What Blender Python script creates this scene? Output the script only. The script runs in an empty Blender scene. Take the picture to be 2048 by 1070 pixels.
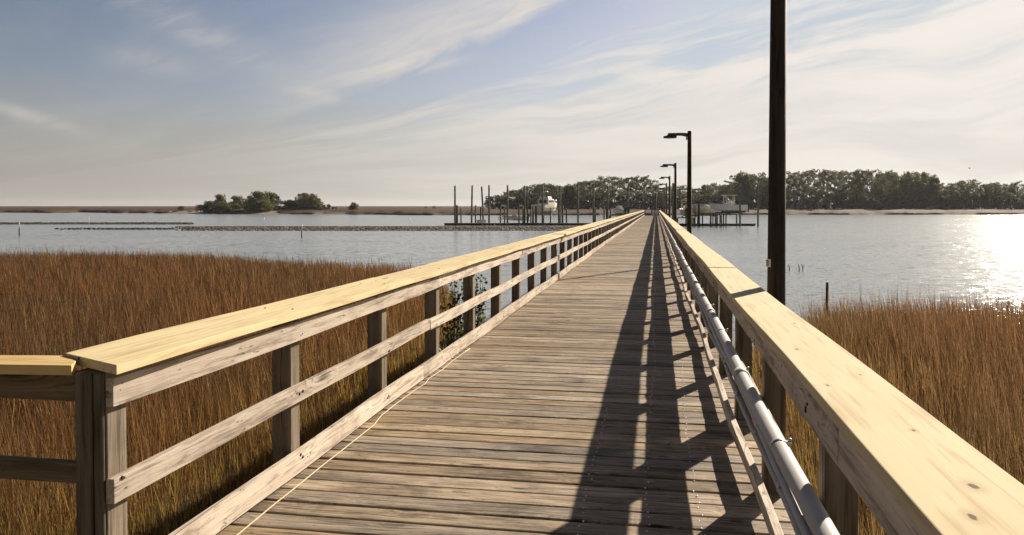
import bpy, math, random
import numpy as np
from mathutils import Vector, Matrix
random.seed(7); rng = np.random.default_rng(7)
scene = bpy.context.scene
C = scene.collection
R = math.radians

# ------------------------------------------------------------------ camera
CAM_H = 1.6
YAW = R(10.2); PITCH = math.atan(36/1600); F_PX = 1600.0
cam_d = bpy.data.cameras.new('camera'); cam = bpy.data.objects.new('camera', cam_d); C.objects.link(cam)
cam.location = (0, 0, CAM_H)
cam.rotation_euler = (math.pi/2 - PITCH, 0, YAW)
cam_d.sensor_width = 36; cam_d.lens = 36*F_PX/2048
cam_d.shift_y = -85/2048
cam_d.clip_start = 0.05; cam_d.clip_end = 9000
scene.camera = cam

# ------------------------------------------------------------------ light
SUN_AZ = 27.2      # degrees to the right of the pier (clockwise from +Y)
SUN_EL = 25.0
sd = bpy.data.lights.new('sun', 'SUN'); sun = bpy.data.objects.new('sun', sd); C.objects.link(sun)
sd.energy = 5.0; sd.angle = R(0.53); sd.color = (1.0, 0.87, 0.70)
v = Vector((math.sin(R(SUN_AZ))*math.cos(R(SUN_EL)), math.cos(R(SUN_AZ))*math.cos(R(SUN_EL)), math.sin(R(SUN_EL))))
sun.rotation_euler = v.to_track_quat('Z', 'Y').to_euler()

class NT:
    """tiny node-tree helper"""
    def __init__(s, tree): s.t = tree; s.n = tree.nodes; s.l = tree.links
    def add(s, typ, **kw):
        n = s.n.new(typ)
        for k, val in kw.items(): setattr(n, k, val)
        return n
    def put(s, sock, val):
        if isinstance(val, bpy.types.NodeSocket): s.l.new(val, sock)
        elif val is not None: sock.default_value = val
    def m(s, op, a, b=None, c=None, clamp=False):
        n = s.add('ShaderNodeMath', operation=op); n.use_clamp = clamp
        s.put(n.inputs[0], a); s.put(n.inputs[1], b)
        if c is not None: s.put(n.inputs[2], c)
        return n.outputs[0]
    def vm(s, op, a, b=None):
        n = s.add('ShaderNodeVectorMath', operation=op); s.put(n.inputs[0], a)
        if b is not None: s.put(n.inputs[1], b)
        return n.outputs[0]
    def mix(s, f, a, b, mode='MIX'):
        n = s.add('ShaderNodeMix', data_type='RGBA', blend_type=mode)
        s.put(n.inputs['Factor'], f)
        s.put(n.inputs[6], a if isinstance(a, bpy.types.NodeSocket) else (*a, 1))
        s.put(n.inputs[7], b if isinstance(b, bpy.types.NodeSocket) else (*b, 1))
        return n.outputs[2]
    def noise(s, vec, scale, detail=4, rough=.5, dist=0., dim='3D'):
        n = s.add('ShaderNodeTexNoise'); n.noise_dimensions = dim
        s.put(n.inputs['Vector'], vec); n.inputs['Scale'].default_value = scale
        n.inputs['Detail'].default_value = detail; n.inputs['Roughness'].default_value = rough
        n.inputs['Distortion'].default_value = dist
        return n.outputs[0]
    def ss(s, x, a, b, lo=0., hi=1.):
        n = s.add('ShaderNodeMapRange', interpolation_type='SMOOTHSTEP')
        s.put(n.inputs[0], x)
        for i, q in enumerate((a, b, lo, hi)): s.put(n.inputs[i+1], q)
        return n.outputs[0]
    def comb(s, x, y, z):
        n = s.add('ShaderNodeCombineXYZ')
        for i, q in enumerate((x, y, z)): s.put(n.inputs[i], q)
        return n.outputs[0]

world = bpy.data.worlds.new('World'); scene.world = world; world.use_nodes = True
W = NT(world.node_tree); W.n.clear()
sky = W.add('ShaderNodeTexSky', sky_type='NISHITA'); sky.sun_disc = False
sky.sun_elevation = R(SUN_EL); sky.sun_rotation = R(SUN_AZ)
sky.air_density = 1.0; sky.dust_density = .6; sky.ozone_density = 1.3
tc = W.add('ShaderNodeTexCoord')
dirv = tc.outputs['Generated']
sx = W.add('ShaderNodeSeparateXYZ'); W.put(sx.inputs[0], dirv)
X_, Y_, Z_ = sx.outputs
az = W.m('MULTIPLY', W.m('ARCTAN2', X_, Y_), 180/math.pi)
el = W.m('MULTIPLY', W.m('ARCSINE', Z_), 180/math.pi)
zc = W.m('ADD', W.m('MAXIMUM', Z_, 0.0), 0.06)
px_ = W.m('DIVIDE', X_, zc); py_ = W.m('DIVIDE', Y_, zc)
# cirrus sheet coordinates turned so that the streaks run towards the right
ca, sa = math.cos(R(-35)), math.sin(R(-35))
qa = W.m('ADD', W.m('MULTIPLY', px_, ca), W.m('MULTIPLY', py_, sa))
qb = W.m('SUBTRACT', W.m('MULTIPLY', py_, ca), W.m('MULTIPLY', px_, sa))
warp = W.noise(W.comb(W.m('MULTIPLY', px_, .35), W.m('MULTIPLY', py_, .35), 0), 1.0, 3, .5)
qb2 = W.m('ADD', qb, W.m('MULTIPLY', warp, 1.6))
st1 = W.noise(W.comb(W.m('MULTIPLY', qa, .22), W.m('MULTIPLY', qb2, 1.1), 0), 1.0, 8, .62, .4)
st2 = W.noise(W.comb(W.m('MULTIPLY', qa, .7), W.m('MULTIPLY', qb2, 2.2), 3), 1.0, 6, .6, .6)
streak = W.m('ADD', W.m('MULTIPLY', st1, .7), W.m('MULTIPLY', st2, .3))
# bank of thin cloud whose streaks fan out from low on the left and climb to the right
fa = W.m('ADD', az, 45.); fe = W.m('SUBTRACT', el, 1.)
fan = W.m('ARCTAN2', fe, W.m('MAXIMUM', fa, .5)); frad = W.m('SQRT', W.m('ADD', W.m('MULTIPLY', fa, fa), W.m('MULTIPLY', fe, fe)))
fw = W.noise(W.comb(W.m('MULTIPLY', fan, 5.), W.m('MULTIPLY', frad, .05), 2), 1., 3, .5)
s1 = W.noise(W.comb(W.m('ADD', W.m('MULTIPLY', fan, 22.), W.m('MULTIPLY', fw, 2.5)), W.m('MULTIPLY', frad, .055), 0), 1., 7, .6, .5)
s2 = W.noise(W.comb(W.m('ADD', W.m('MULTIPLY', fan, 60.), W.m('MULTIPLY', fw, 5.)), W.m('MULTIPLY', frad, .10), 7), 1., 5, .6, .5)
fs = W.m('ADD', W.m('MULTIPLY', s1, .68), W.m('MULTIPLY', s2, .32))
bank = W.ss(W.m('ADD', W.m('SUBTRACT', .205, fan), W.m('MULTIPLY', W.m('SUBTRACT', fs, .5), .34)), -.035, .06)
bank = W.m('MULTIPLY', bank, W.ss(az, -40., 0., .15, 1.))
bank = W.m('MULTIPLY', bank, W.ss(fs, .28, .62, .68, 1.08), clamp=True)
def blob(a0, e0, ra, re, tilt):
    da = W.m('SUBTRACT', az, a0); de = W.m('SUBTRACT', el, e0)
    c_, s_ = math.cos(R(tilt)), math.sin(R(tilt))
    u = W.m('DIVIDE', W.m('ADD', W.m('MULTIPLY', da, c_), W.m('MULTIPLY', de, s_)), ra)
    w = W.m('DIVIDE', W.m('SUBTRACT', W.m('MULTIPLY', de, c_), W.m('MULTIPLY', da, s_)), re)
    return W.m('POWER', 2.718, W.m('MULTIPLY', W.m('ADD', W.m('MULTIPLY', u, u), W.m('MULTIPLY', w, w)), -1.))
wn = W.noise(W.comb(W.m('MULTIPLY', W.m('ADD', az, W.m('MULTIPLY', el, .4)), .16), W.m('MULTIPLY', W.m('SUBTRACT', el, W.m('MULTIPLY', az, .40)), .75), 5), 1.0, 8, .62, .8)
wis = W.ss(wn, .34, .66)
pe = W.m('ADD', W.m('SUBTRACT', el, W.m('ADD', 9.7, W.m('MULTIPLY', W.m('ADD', az, 16.8), .43))), W.m('MULTIPLY', W.m('SUBTRACT', wn, .5), 2.2))
patch = W.m('MULTIPLY', W.m('MULTIPLY', W.ss(pe, -.3, 1.1), W.ss(pe, 7.5, 1.)), W.m('MULTIPLY', W.ss(az, -30., -18.), W.ss(az, -3., -9.)))
patch = W.m('MULTIPLY', patch, W.m('ADD', .60, W.m('MULTIPLY', wis, .30)))
oth = W.m('ADD', W.m('MULTIPLY', blob(-32, 11.7, 6., 1.1, -24), .36), W.m('MULTIPLY', blob(-41, 5.5, 3.4, .42, -17), .5))
oth = W.m('ADD', oth, W.m('ADD', W.m('MULTIPLY', blob(-24.4, 7.9, 1.6, .3, -5), .35), W.m('MULTIPLY', blob(-34, 9.3, 3.5, .8, -8), .25)))
oth = W.m('ADD', oth, W.m('MULTIPLY', blob(-15.5, 10.1, 2.2, .45, 12), .45))
patch = W.m('ADD', patch, W.m('MULTIPLY', oth, W.m('ADD', .35, W.m('MULTIPLY', wis, .9))))
veil = W.m('MULTIPLY', W.ss(streak, .40, .75), .22)
haze_f = W.ss(W.m('ADD', el, W.m('MULTIPLY', W.m('SUBTRACT', st1, .5), 6.)), 9.3, .3, 0., .90)
cl = W.m('MULTIPLY', W.m('MAXIMUM', bank, W.m('ADD', patch, veil), clamp=True), W.ss(el, 32., 55., 1., .15))
skyc = W.mix(1., sky.outputs[0], (1.0, 0.86, 0.86), 'MULTIPLY')
skyc = W.vm('SCALE', skyc); skyc.node.inputs['Scale'].default_value = 0.052
skyc = W.mix(1., skyc, (.30, .335, .375), 'DARKEN')
sk2 = W.vm('SCALE', skyc); W.put(sk2.node.inputs['Scale'], W.ss(az, -48., 5., .80, 1.02)); skyc = sk2
SKY_HAZE = (.292, .275, .261); SKY_CLOUD = (.468, .435, .398)
warmaz = W.m('MULTIPLY', W.ss(az, -52., 30., .70, 1.12), 1.0)
hz = W.vm('SCALE', SKY_HAZE); W.put(hz.node.inputs['Scale'], warmaz)
cc = W.vm('SCALE', SKY_CLOUD); W.put(cc.node.inputs['Scale'], W.m('MULTIPLY', warmaz, W.ss(fs, .3, .65, .92, 1.02)))
col = W.mix(haze_f, skyc, hz)
col = W.mix(W.m('MULTIPLY', cl, .9), col, cc)
dim = W.vm('SCALE', col); W.put(dim.node.inputs['Scale'], W.m('MULTIPLY', W.ss(el, 38., 62., 1., .25), W.ss(W.m('ABSOLUTE', az), 50., 90., 1., .36))); col = dim
bg = W.add('ShaderNodeBackground'); W.put(bg.inputs[0], col); bg.inputs[1].default_value = 1.0
wo = W.add('ShaderNodeOutputWorld'); W.l.new(bg.outputs[0], wo.inputs[0])

vs = scene.view_settings
vs.view_transform = 'Standard'; vs.look = 'None'; vs.gamma = 1.0; vs.use_curve_mapping = False
vs.exposure = 0.85

# ------------------------------------------------------------------ where things stand: real places measured from the photograph
_F = Vector((-math.sin(YAW)*math.cos(PITCH), math.cos(YAW)*math.cos(PITCH), -math.sin(PITCH)))
_R = Vector((math.cos(YAW), math.sin(YAW), 0)); _U = _R.cross(_F)
def ray(x, y): return _F + _R*((x-1024)/F_PX) + _U*((450-y)/F_PX)
def at_z(x, y, z):
    d = ray(x, y); t = (z-CAM_H)/d.z; return Vector((t*d.x, t*d.y, z))
def at_d(x, D):
    """ground place seen in picture column x at depth D"""
    L = (x-1024)/F_PX*D
    return L*math.cos(YAW)-D*math.sin(YAW), D*math.cos(YAW)+L*math.sin(YAW)
def z_at(y, D): return CAM_H + (414-y)*D/F_PX
WATER = -1.9

# ------------------------------------------------------------------ object helpers
def link(o): C.objects.link(o); return o
def tag(o, label=None, cat=None, group=None, kind=None):
    if label: o['label'] = label
    if cat: o['category'] = cat
    if group: o['group'] = group
    if kind: o['kind'] = kind
    return o
def empty(name, loc=(0, 0, 0), rz=0.):
    o = bpy.data.objects.new(name, None); o.location = loc; o.rotation_euler = (0, 0, rz)
    o.empty_display_size = .2; return link(o)
def copy_tree(o, parent=None):
    c = o.copy(); C.objects.link(c)
    if parent: c.parent = parent
    for ch in o.children: copy_tree(ch, c)
    return c
def set_tree(o, **kw): pass
def raw(name, co, faces, mat, tone=None, smooth=False, parent=None, extra=None):
    me = bpy.data.meshes.new(name)
    co = np.asarray(co, dtype=np.float32).reshape(-1, 3)
    if isinstance(faces, np.ndarray):
        nf, k = faces.shape
        me.vertices.add(len(co)); me.vertices.foreach_set('co', co.ravel())
        me.loops.add(nf*k); me.loops.foreach_set('vertex_index', faces.astype(np.int32).ravel())
        me.polygons.add(nf)
        me.polygons.foreach_set('loop_start', np.arange(0, nf*k, k, dtype=np.int32))
        me.polygons.foreach_set('loop_total', np.full(nf, k, dtype=np.int32))
        me.update(calc_edges=True)
    else:
        me.from_pydata([tuple(map(float, c)) for c in co], [], faces); me.update()
    if tone is not None:
        a = me.attributes.new('tone', 'FLOAT', 'POINT'); a.data.foreach_set('value', np.asarray(tone, dtype=np.float32))
    if extra is not None:
        for k_, val in extra.items():
            a = me.attributes.new(k_, 'FLOAT', 'POINT'); a.data.foreach_set('value', np.asarray(val, dtype=np.float32))
    mats = mat if isinstance(mat, (list, tuple)) else [mat]
    for mm in mats: me.materials.append(mm)
    if smooth: me.polygons.foreach_set('use_smooth', np.ones(len(me.polygons), dtype=bool))
    o = bpy.data.objects.new(name, me); link(o)
    if parent: o.parent = parent
    return o
class MB:
    def __init__(s): s.v = []; s.f = []; s.t = []; s.mi = []; s.sm = []
    def _add(s, vs_, fs, tone, mi=0, sm=False):
        b = len(s.v); s.v += [tuple(q) for q in vs_]
        s.f += [tuple(i+b for i in f) for f in fs]
        s.t += [tone]*len(vs_); s.mi += [mi]*len(fs); s.sm += [sm]*len(fs)
    def box(s, x0, x1, y0, y1, z0, z1, tone=None, M=None, mi=0):
        tone = random.random() if tone is None else tone
        P = [Vector((x, y, z)) for z in (z0, z1) for y in (y0, y1) for x in (x0, x1)]
        if M: P = [M @ p for p in P]
        s._add(P, [(0, 2, 3, 1), (4, 5, 7, 6), (0, 1, 5, 4), (2, 6, 7, 3), (0, 4, 6, 2), (1, 3, 7, 5)], tone, mi)
    def prism(s, pts, z0, z1, tone=None, mi=0, M=None):
        """vertical prism over a counterclockwise outline"""
        tone = random.random() if tone is None else tone
        n = len(pts); P = [Vector((x, y, z0)) for x, y in pts]+[Vector((x, y, z1)) for x, y in pts]
        if M: P = [M @ p for p in P]
        s._add(P, [tuple(range(n))[::-1], tuple(range(n, 2*n))]+[(i, (i+1) % n, n+(i+1) % n, n+i) for i in range(n)], tone, mi)
    def loft(s, rings, tone=.5, mi=0, sm=False, close=True, caps=True):
        n = len(rings[0]); P = [p for r in rings for p in r]; fs = []
        m_ = n if close else n-1
        for k in range(len(rings)-1):
            for i in range(m_):
                a, b = k*n+i, k*n+(i+1) % n
                fs.append((a, b, b+n, a+n))
        if caps: fs += [tuple(range(n))[::-1], tuple(range((len(rings)-1)*n, len(rings)*n))]
        s._add(P, fs, tone, mi, sm)
    def tube(s, path, r, n=10, tone=.5, mi=0, caps=True):
        path = [Vector(p) for p in path]; rings = []
        for i, p in enumerate(path):
            d = (path[min(i+1, len(path)-1)]-path[max(i-1, 0)]).normalized()
            a = Vector((0, 0, 1)) if abs(d.z) < .9 else Vector((1, 0, 0))
            u = d.cross(a).normalized(); w = d.cross(u)*-1
            rr = r[i] if isinstance(r, (list, tuple)) else r
            rings.append([p+(u*math.cos(2*math.pi*k/n)+w*math.sin(2*math.pi*k/n))*rr for k in range(n)])
        s.loft(rings, tone, mi, True, True, caps)
    def build(s, name, mat, parent=None, bevel=0., smooth=None):
        me = bpy.data.meshes.new(name); me.from_pydata(s.v, [], s.f)
        a = me.attributes.new('tone', 'FLOAT', 'POINT'); a.data.foreach_set('value', np.array(s.t, dtype=np.float32))
        for mm in (mat if isinstance(mat, (list, tuple)) else [mat]): me.materials.append(mm)
        me.polygons.foreach_set('material_index', np.array(s.mi, dtype=np.int32))
        me.polygons.foreach_set('use_smooth', np.array(s.sm, dtype=bool))
        me.update()
        o = bpy.data.objects.new(name, me); link(o)
        if parent: o.parent = parent
        if bevel:
            b = o.modifiers.new('bevel', 'BEVEL'); b.width = bevel; b.segments = 2; b.limit_method = 'ANGLE'; b.angle_limit = R(40)
        return o

# ------------------------------------------------------------------ materials
def new_mat(name):
    m = bpy.data.materials.new(name); m.use_nodes = True
    N = NT(m.node_tree); N.n.clear()
    b = N.add('ShaderNodeBsdfPrincipled'); o = N.add('ShaderNodeOutputMaterial'); N.l.new(b.outputs[0], o.inputs[0])
    return m, N, b
def attr(N, name):
    a = N.add('ShaderNodeAttribute'); a.attribute_name = name; return a.outputs['Fac']
def wood(name, axis, light, mid, dark, stain=.5, knots=.8, crack=.7, fresh=False, rough=.72, objrand=False, tone_amt=.35, speck=0., streak=0., eyes=()):
    m, N, b = new_mat(name)
    tcn = N.add('ShaderNodeTexCoord').outputs['Object']
    t = attr(N, 'tone')
    if objrand:
        oi = N.add('ShaderNodeObjectInfo').outputs['Random']; t = N.m('FRACT', N.m('ADD', t, oi))
    off = N.comb(N.m('MULTIPLY', t, 31.7), N.m('MULTIPLY', t, 57.3), N.m('MULTIPLY', t, 83.1))
    p = N.vm('ADD', tcn, off)
    def st(al, ac):
        if axis == 0 and 'deck' in name: al *= 1.7; ac *= 1.35
        sc = [ac]*3; sc[axis] = al; return N.vm('MULTIPLY', p, tuple(sc))
    wob = N.noise(p, 2.3, 2, .5)
    # knots: darker eyes that bend the grain round them
    vo = N.add('ShaderNodeTexVoronoi'); N.put(vo.inputs['Vector'], st(1.5, 5.5)); vo.inputs['Scale'].default_value = 1.0
    vd = vo.outputs['Distance']
    sp = N.add('ShaderNodeSeparateColor'); N.put(sp.inputs[0], vo.outputs['Color'])
    has = N.m('GREATER_THAN', sp.outputs[0], 1-knots)
    eye = N.m('MULTIPLY', N.ss(vd, .17, .05), has)
    halo = N.m('MULTIPLY', N.ss(vd, .5, .1), has)
    g = N.vm('ADD', st(.9, 16), N.comb(*[N.m('MULTIPLY', halo, 1.3)]*3))
    grain = N.noise(g, 1.0, 7, .62, .7)
    fib = N.noise(st(4, 150), 1.0, 3, .6)
    c = N.mix(N.ss(grain, .33, .66), mid, light)
    c = N.mix(N.m('MULTIPLY', N.ss(N.noise(g, 2.1, 4, .6, .3), .50, .34), .75), c, dark)
    c = N.mix(N.m('MULTIPLY', N.ss(fib, .35, .7), .22), c, light)
    c = N.mix(N.m('MULTIPLY', N.ss(N.noise(p, 1.1, 5, .65, .4), .47, .72), stain), c, dark)
    ck = N.noise(N.vm('ADD', st(.8, 45), N.comb(wob, wob, wob)), 1.0, 4, .7, .2)
    ckm = N.m('MULTIPLY', N.ss(ck, .66, .72), crack)
    c = N.mix(ckm, c, tuple(q*.18 for q in dark))
    c = N.mix(N.m('MULTIPLY', eye, .8), c, tuple(q*.35 for q in dark))
    if speck:
        c = N.mix(N.m('MULTIPLY', N.ss(N.noise(st(6, 22), 1., 5, .75), .60, .70), speck), c, tuple(q*.3 for q in dark))
    if streak:
        sk = N.noise(N.vm('ADD', st(1.3, 34), N.comb(wob, wob, wob)), 1., 5, .7, .3)
        c = N.mix(N.m('MULTIPLY', N.ss(sk, .52, .62), streak), c, tuple(q*.55 for q in dark))
        c = N.mix(N.m('MULTIPLY', N.ss(sk, .42, .32), streak*.6), c, tuple(min(.8, q*1.25) for q in light))
    for (kx, ky, ka, kr) in eyes:
        q = N.vm('MULTIPLY', N.vm('ADD', N.vm('SUBTRACT', tcn, (kx, ky, 0)), N.vm('SCALE', N.comb(N.m('SUBTRACT', wob, .5), N.m('SUBTRACT', wob, .5), 0))), (1, ka, 0)) if False else N.vm('MULTIPLY', N.vm('SUBTRACT', tcn, (kx, ky, 0)), (1, ka, 0))
        ln = N.add('ShaderNodeVectorMath', operation='LENGTH'); N.put(ln.inputs[0], q); d_ = N.m('ADD', ln.outputs['Value'], N.m('MULTIPLY', N.m('SUBTRACT', N.noise(tcn, 60, 3), .5), kr*.8))
        c = N.mix(N.ss(d_, kr*3.2, kr, 0., .45), c, tuple(q_*.8 for q_ in dark)); c = N.mix(N.ss(d_, kr, kr*.55, 0., .9), c, (.10, .055, .025))
    k = N.m('ADD', 1-tone_amt*.62, N.m('MULTIPLY', t, tone_amt))
    cs = N.vm('SCALE', c); N.put(cs.node.inputs['Scale'], k)
    if axis == 0 and 'deck' in name:
        gy_ = N.m('MULTIPLY', N.m('FRACT', N.m('MULTIPLY', t, 5.3)), .5)
        hs = N.add('ShaderNodeHueSaturation'); N.put(hs.inputs['Saturation'], N.m('SUBTRACT', 1.05, gy_)); N.put(hs.inputs['Color'], cs); cs = hs.outputs[0]
    N.put(b.inputs['Base Color'], cs)
    b.inputs['Roughness'].default_value = rough
    b.inputs['Specular IOR Level'].default_value = .12
    h = N.m('SUBTRACT', N.m('ADD', N.m('MULTIPLY', grain, .6), N.m('MULTIPLY', fib, .35)), N.m('MULTIPLY', ckm, 1.2))
    h = N.m('SUBTRACT', h, N.m('MULTIPLY', eye, .4))
    bp = N.add('ShaderNodeBump'); N.put(bp.inputs['Height'], h); bp.inputs['Strength'].default_value = .8; bp.inputs['Distance'].default_value = .0015 if fresh else .008
    N.put(b.inputs['Normal'], bp.outputs[0])
    return m
def simple(name, col, rough=.5, metal=0., var=.15, scale=3., bump=0., spec=.5, objrand=0., col2=None):
    m, N, b = new_mat(name)
    tcn = N.add('ShaderNodeTexCoord').outputs['Object']
    n = N.noise(tcn, scale, 5, .6)
    c = N.mix(N.ss(n, .35, .7), tuple(q*(1-var) for q in col), col2 or tuple(min(1, q*(1+var)) for q in col))
    if objrand:
        oi = N.add('ShaderNodeObjectInfo').outputs['Random']
        c = N.vm('SCALE', c); N.put(c.node.inputs['Scale'], N.m('ADD', 1-objrand/2, N.m('MULTIPLY', oi, objrand)))
    N.put(b.inputs['Base Color'], c)
    b.inputs['Roughness'].default_value = rough; b.inputs['Metallic'].default_value = metal
    b.inputs['Specular IOR Level'].default_value = spec
    if bump:
        bp = N.add('ShaderNodeBump'); N.put(bp.inputs['Height'], n); bp.inputs['Distance'].default_value = bump; N.put(b.inputs['Normal'], bp.outputs[0])
    return m
DECKW = wood('deck_wood', 0, (.475, .36, .235), (.28, .205, .128), (.085, .065, .043), stain=.9, knots=.45, crack=1., tone_amt=.6, speck=.75, streak=.6)
RAILW = wood('weathered_rail_wood', 1, (.70, .61, .51), (.55, .465, .38), (.20, .15, .12), stain=.5, knots=.75, crack=.8, tone_amt=.3, speck=.85, streak=.4)
CAPW = wood('fresh_pine_cap', 1, (.78, .66, .41), (.73, .60, .35), (.50, .38, .20), stain=.22, knots=.35, crack=0., fresh=True, rough=.85, tone_amt=.2)
CAPX = wood('fresh_pine_side_cap', 0, (.76, .57, .28), (.66, .47, .21), (.42, .27, .10), stain=.3, knots=.3, crack=0., fresh=True, rough=.6, tone_amt=.1)
POSTW = wood('weathered_post_wood', 2, (.30, .25, .19), (.19, .15, .11), (.06, .047, .034), stain=.5, knots=.3, crack=.8, objrand=True, tone_amt=.3)
SIDEW = wood('dark_side_rail_wood', 0, (.22, .17, .10), (.13, .095, .06), (.06, .045, .03), stain=.6, knots=.4, crack=.8, tone_amt=.2, speck=.4)
CAPR = wood('fresh_pine_right_cap', 1, (.76, .655, .44), (.73, .615, .39), (.55, .43, .25), stain=.25, knots=0., crack=0., fresh=True, rough=.85, tone_amt=.12,
            eyes=[(.69, 1.90, .55, .012), (.62, 1.71, .5, .010), (.70, 2.35, .6, .007), (.60, 3.6, .3, .006), (.72, 4.4, .4, .006), (.64, 6.2, .4, .007), (.585, 2.9, .4, .006), (.74, 3.1, .4, .004), (.63, 8.4, .3, .008)])
PILEW = wood('pile_wood', 2, (.20, .17, .12), (.13, .105, .075), (.05, .04, .03), stain=.6, knots=.3, crack=.8, objrand=True)
POLEW = wood('dark_light_pole', 2, (.095, .072, .052), (.066, .049, .037), (.022, .017, .013), stain=.4, knots=.2, crack=.5, objrand=True, tone_amt=.2)
GREENP = simple('green_treated_piling', (.15, .17, .115), .8, var=.45, scale=2.5, bump=.01, objrand=.6)
PVC = simple('grey_pvc', (.56, .55, .56), .62, var=.10, scale=14, bump=.0005, spec=.25, col2=(.47, .45, .43))
GALV = simple('galvanised_metal', (.5, .5, .5), .4, .8, .2)
DARKM = simple('dark_bronze_metal', (.05, .042, .036), .45, .3, .2)
WHITEP = simple('white_gelcoat', (.74, .71, .66), .3, var=.06)
CREAM = simple('cream_cover_cloth', (.78, .70, .60), .8, var=.1, scale=2)
OLIVE = simple('olive_boat_hull', (.62, .57, .42), .5, var=.2)
GREYH = simple('grey_boat_hull', (.80, .80, .80), .35, var=.08)
DKBLUE = simple('dark_bottom_paint', (.05, .03, .03), .5, var=.2)
GLASS = simple('dark_cabin_glass', (.015, .018, .02), .08, var=.1)
BLACKP = simple('black_plastic', (.02, .02, .022), .4, var=.2)
ROPEM = simple('pale_string', (.62, .52, .36), .8, var=.15, scale=80, bump=.001)
SCREWM = simple('bright_screw_metal', (.75, .75, .77), .35, .6, .1)
NAILM = simple('rusty_nail_hole', (.035, .026, .02), .8, var=.3)
FLOATM = simple('black_dock_float', (.04, .038, .032), .7, var=.3)
DARKWOOD = simple('dark_wet_timber', (.07, .058, .045), .8, var=.35, scale=4, objrand=.4)
TAGW = simple('white_tag_plate', (.75, .75, .75), .5, var=.03)
INK = simple('black_ink', (.015, .015, .015), .6, var=.1)

# water
def make_water_mat():
    m, N, b = new_mat('bay_water')
    p = N.add('ShaderNodeTexCoord').outputs['Object']
    a = R(30)
    sp = N.add('ShaderNodeSeparateXYZ'); N.put(sp.inputs[0], p)
    u = N.m('ADD', N.m('MULTIPLY', sp.outputs[0], math.cos(a)), N.m('MULTIPLY', sp.outputs[1], math.sin(a)))
    w = N.m('SUBTRACT', N.m('MULTIPLY', sp.outputs[1], math.cos(a)), N.m('MULTIPLY', sp.outputs[0], math.sin(a)))
    def nv(vec, scale, detail, rough, amp):
        n = N.add('ShaderNodeTexNoise'); N.put(n.inputs['Vector'], vec); n.inputs['Scale'].default_value = scale
        n.inputs['Detail'].default_value = detail; n.inputs['Roughness'].default_value = rough
        q = N.vm('SUBTRACT', n.outputs[1], (.5, .5, .5)); return N.vm('MULTIPLY', q, (amp*.5, amp*1.25, 0))
    gust = N.ss(N.noise(N.comb(N.m('MULTIPLY', u, .02), N.m('MULTIPLY', w, .06), 0), 1., 5, .65), .3, .7, .6, 1.25)
    tot = N.vm('ADD', nv(N.comb(N.m('MULTIPLY', u, .45), w, 0), .7, 2, .5, .26), nv(N.comb(N.m('MULTIPLY', u, .55), w, 4), 2.4, 3, .6, 1.05))
    tot = N.vm('ADD', tot, nv(N.comb(N.m('MULTIPLY', u, .7), w, 9), 11.0, 2, .65, .95))
    tot = N.vm('SCALE', tot); N.put(tot.node.inputs['Scale'], gust)
    nrm = N.vm('NORMALIZE', N.vm('ADD', tot, (0, 0, 1)))
    N.put(b.inputs['Normal'], nrm)
    b.inputs['Base Color'].default_value = (.27, .30, .315, 1)  # silty base colour, raised to carry part of the silvery sheen
    b.inputs['Roughness'].default_value = .17; b.inputs['IOR'].default_value = 1.33
    return m
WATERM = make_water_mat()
def ground_mat(name, cols, scale, bump=.05):
    m, N, b = new_mat(name)
    p = N.add('ShaderNodeTexCoord').outputs['Object']
    n = N.noise(p, scale, 8, .7, .3); n2 = N.noise(p, scale*.12, 4, .6)
    c = N.mix(N.ss(n, .35, .65), cols[0], cols[1]); c = N.mix(N.ss(n2, .42, .62), c, cols[2])
    N.put(b.inputs['Base Color'], c); b.inputs['Roughness'].default_value = .9; b.inputs['Specular IOR Level'].default_value = .15
    bp = N.add('ShaderNodeBump'); N.put(bp.inputs['Height'], n); bp.inputs['Distance'].default_value = bump; N.put(b.inputs['Normal'], bp.outputs[0])
    return m
MUD = ground_mat('marsh_mud', ((.05, .035, .02), (.14, .095, .045), (.07, .06, .025)), 6)
FARM = ground_mat('far_marsh_grass', ((.045, .024, .010), (.085, .047, .020), (.060, .029, .011)), .5, .5)
SAND = ground_mat('beach_sand', ((.26, .22, .17), (.33, .28, .22), (.22, .18, .14)), .8, .02)
def blade_mat(name, pal, trans=.35):
    """pal: base colour, two stem colours, tip colour; attributes: tone (random), hh (height along the blade), zone"""
    m, N, b = new_mat(name)
    t = attr(N, 'tone'); hh = attr(N, 'hh'); zn = attr(N, 'zone')
    stem = N.mix(t, pal[1], pal[2])
    stem = N.mix(zn, stem, pal[4])
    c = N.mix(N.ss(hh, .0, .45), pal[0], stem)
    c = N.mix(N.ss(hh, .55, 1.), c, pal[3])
    br = N.vm('SCALE', c); N.put(br.node.inputs['Scale'], N.m('ADD', .38, N.m('MULTIPLY', N.m('POWER', N.m('FRACT', N.m('MULTIPLY', t, 7.31)), 2.), 1.6)))
    N.put(b.inputs['Base Color'], br); b.inputs['Roughness'].default_value = .7; b.inputs['Specular IOR Level'].default_value = .25
    tr = N.add('ShaderNodeBsdfTranslucent'); N.put(tr.inputs[0], br)
    mx = N.add('ShaderNodeMixShader'); mx.inputs[0].default_value = trans
    N.l.new(b.outputs[0], mx.inputs[1]); N.l.new(tr.outputs[0], mx.inputs[2])
    out = [n for n in N.n if n.type == 'OUTPUT_MATERIAL'][0]; N.l.new(mx.outputs[0], out.inputs[0])
    return m
GRASSM = blade_mat('cordgrass', ((.09, .07, .022), (.36, .15, .048), (.225, .13, .062), (.20, .125, .07), (.34, .29, .065)))
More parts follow.
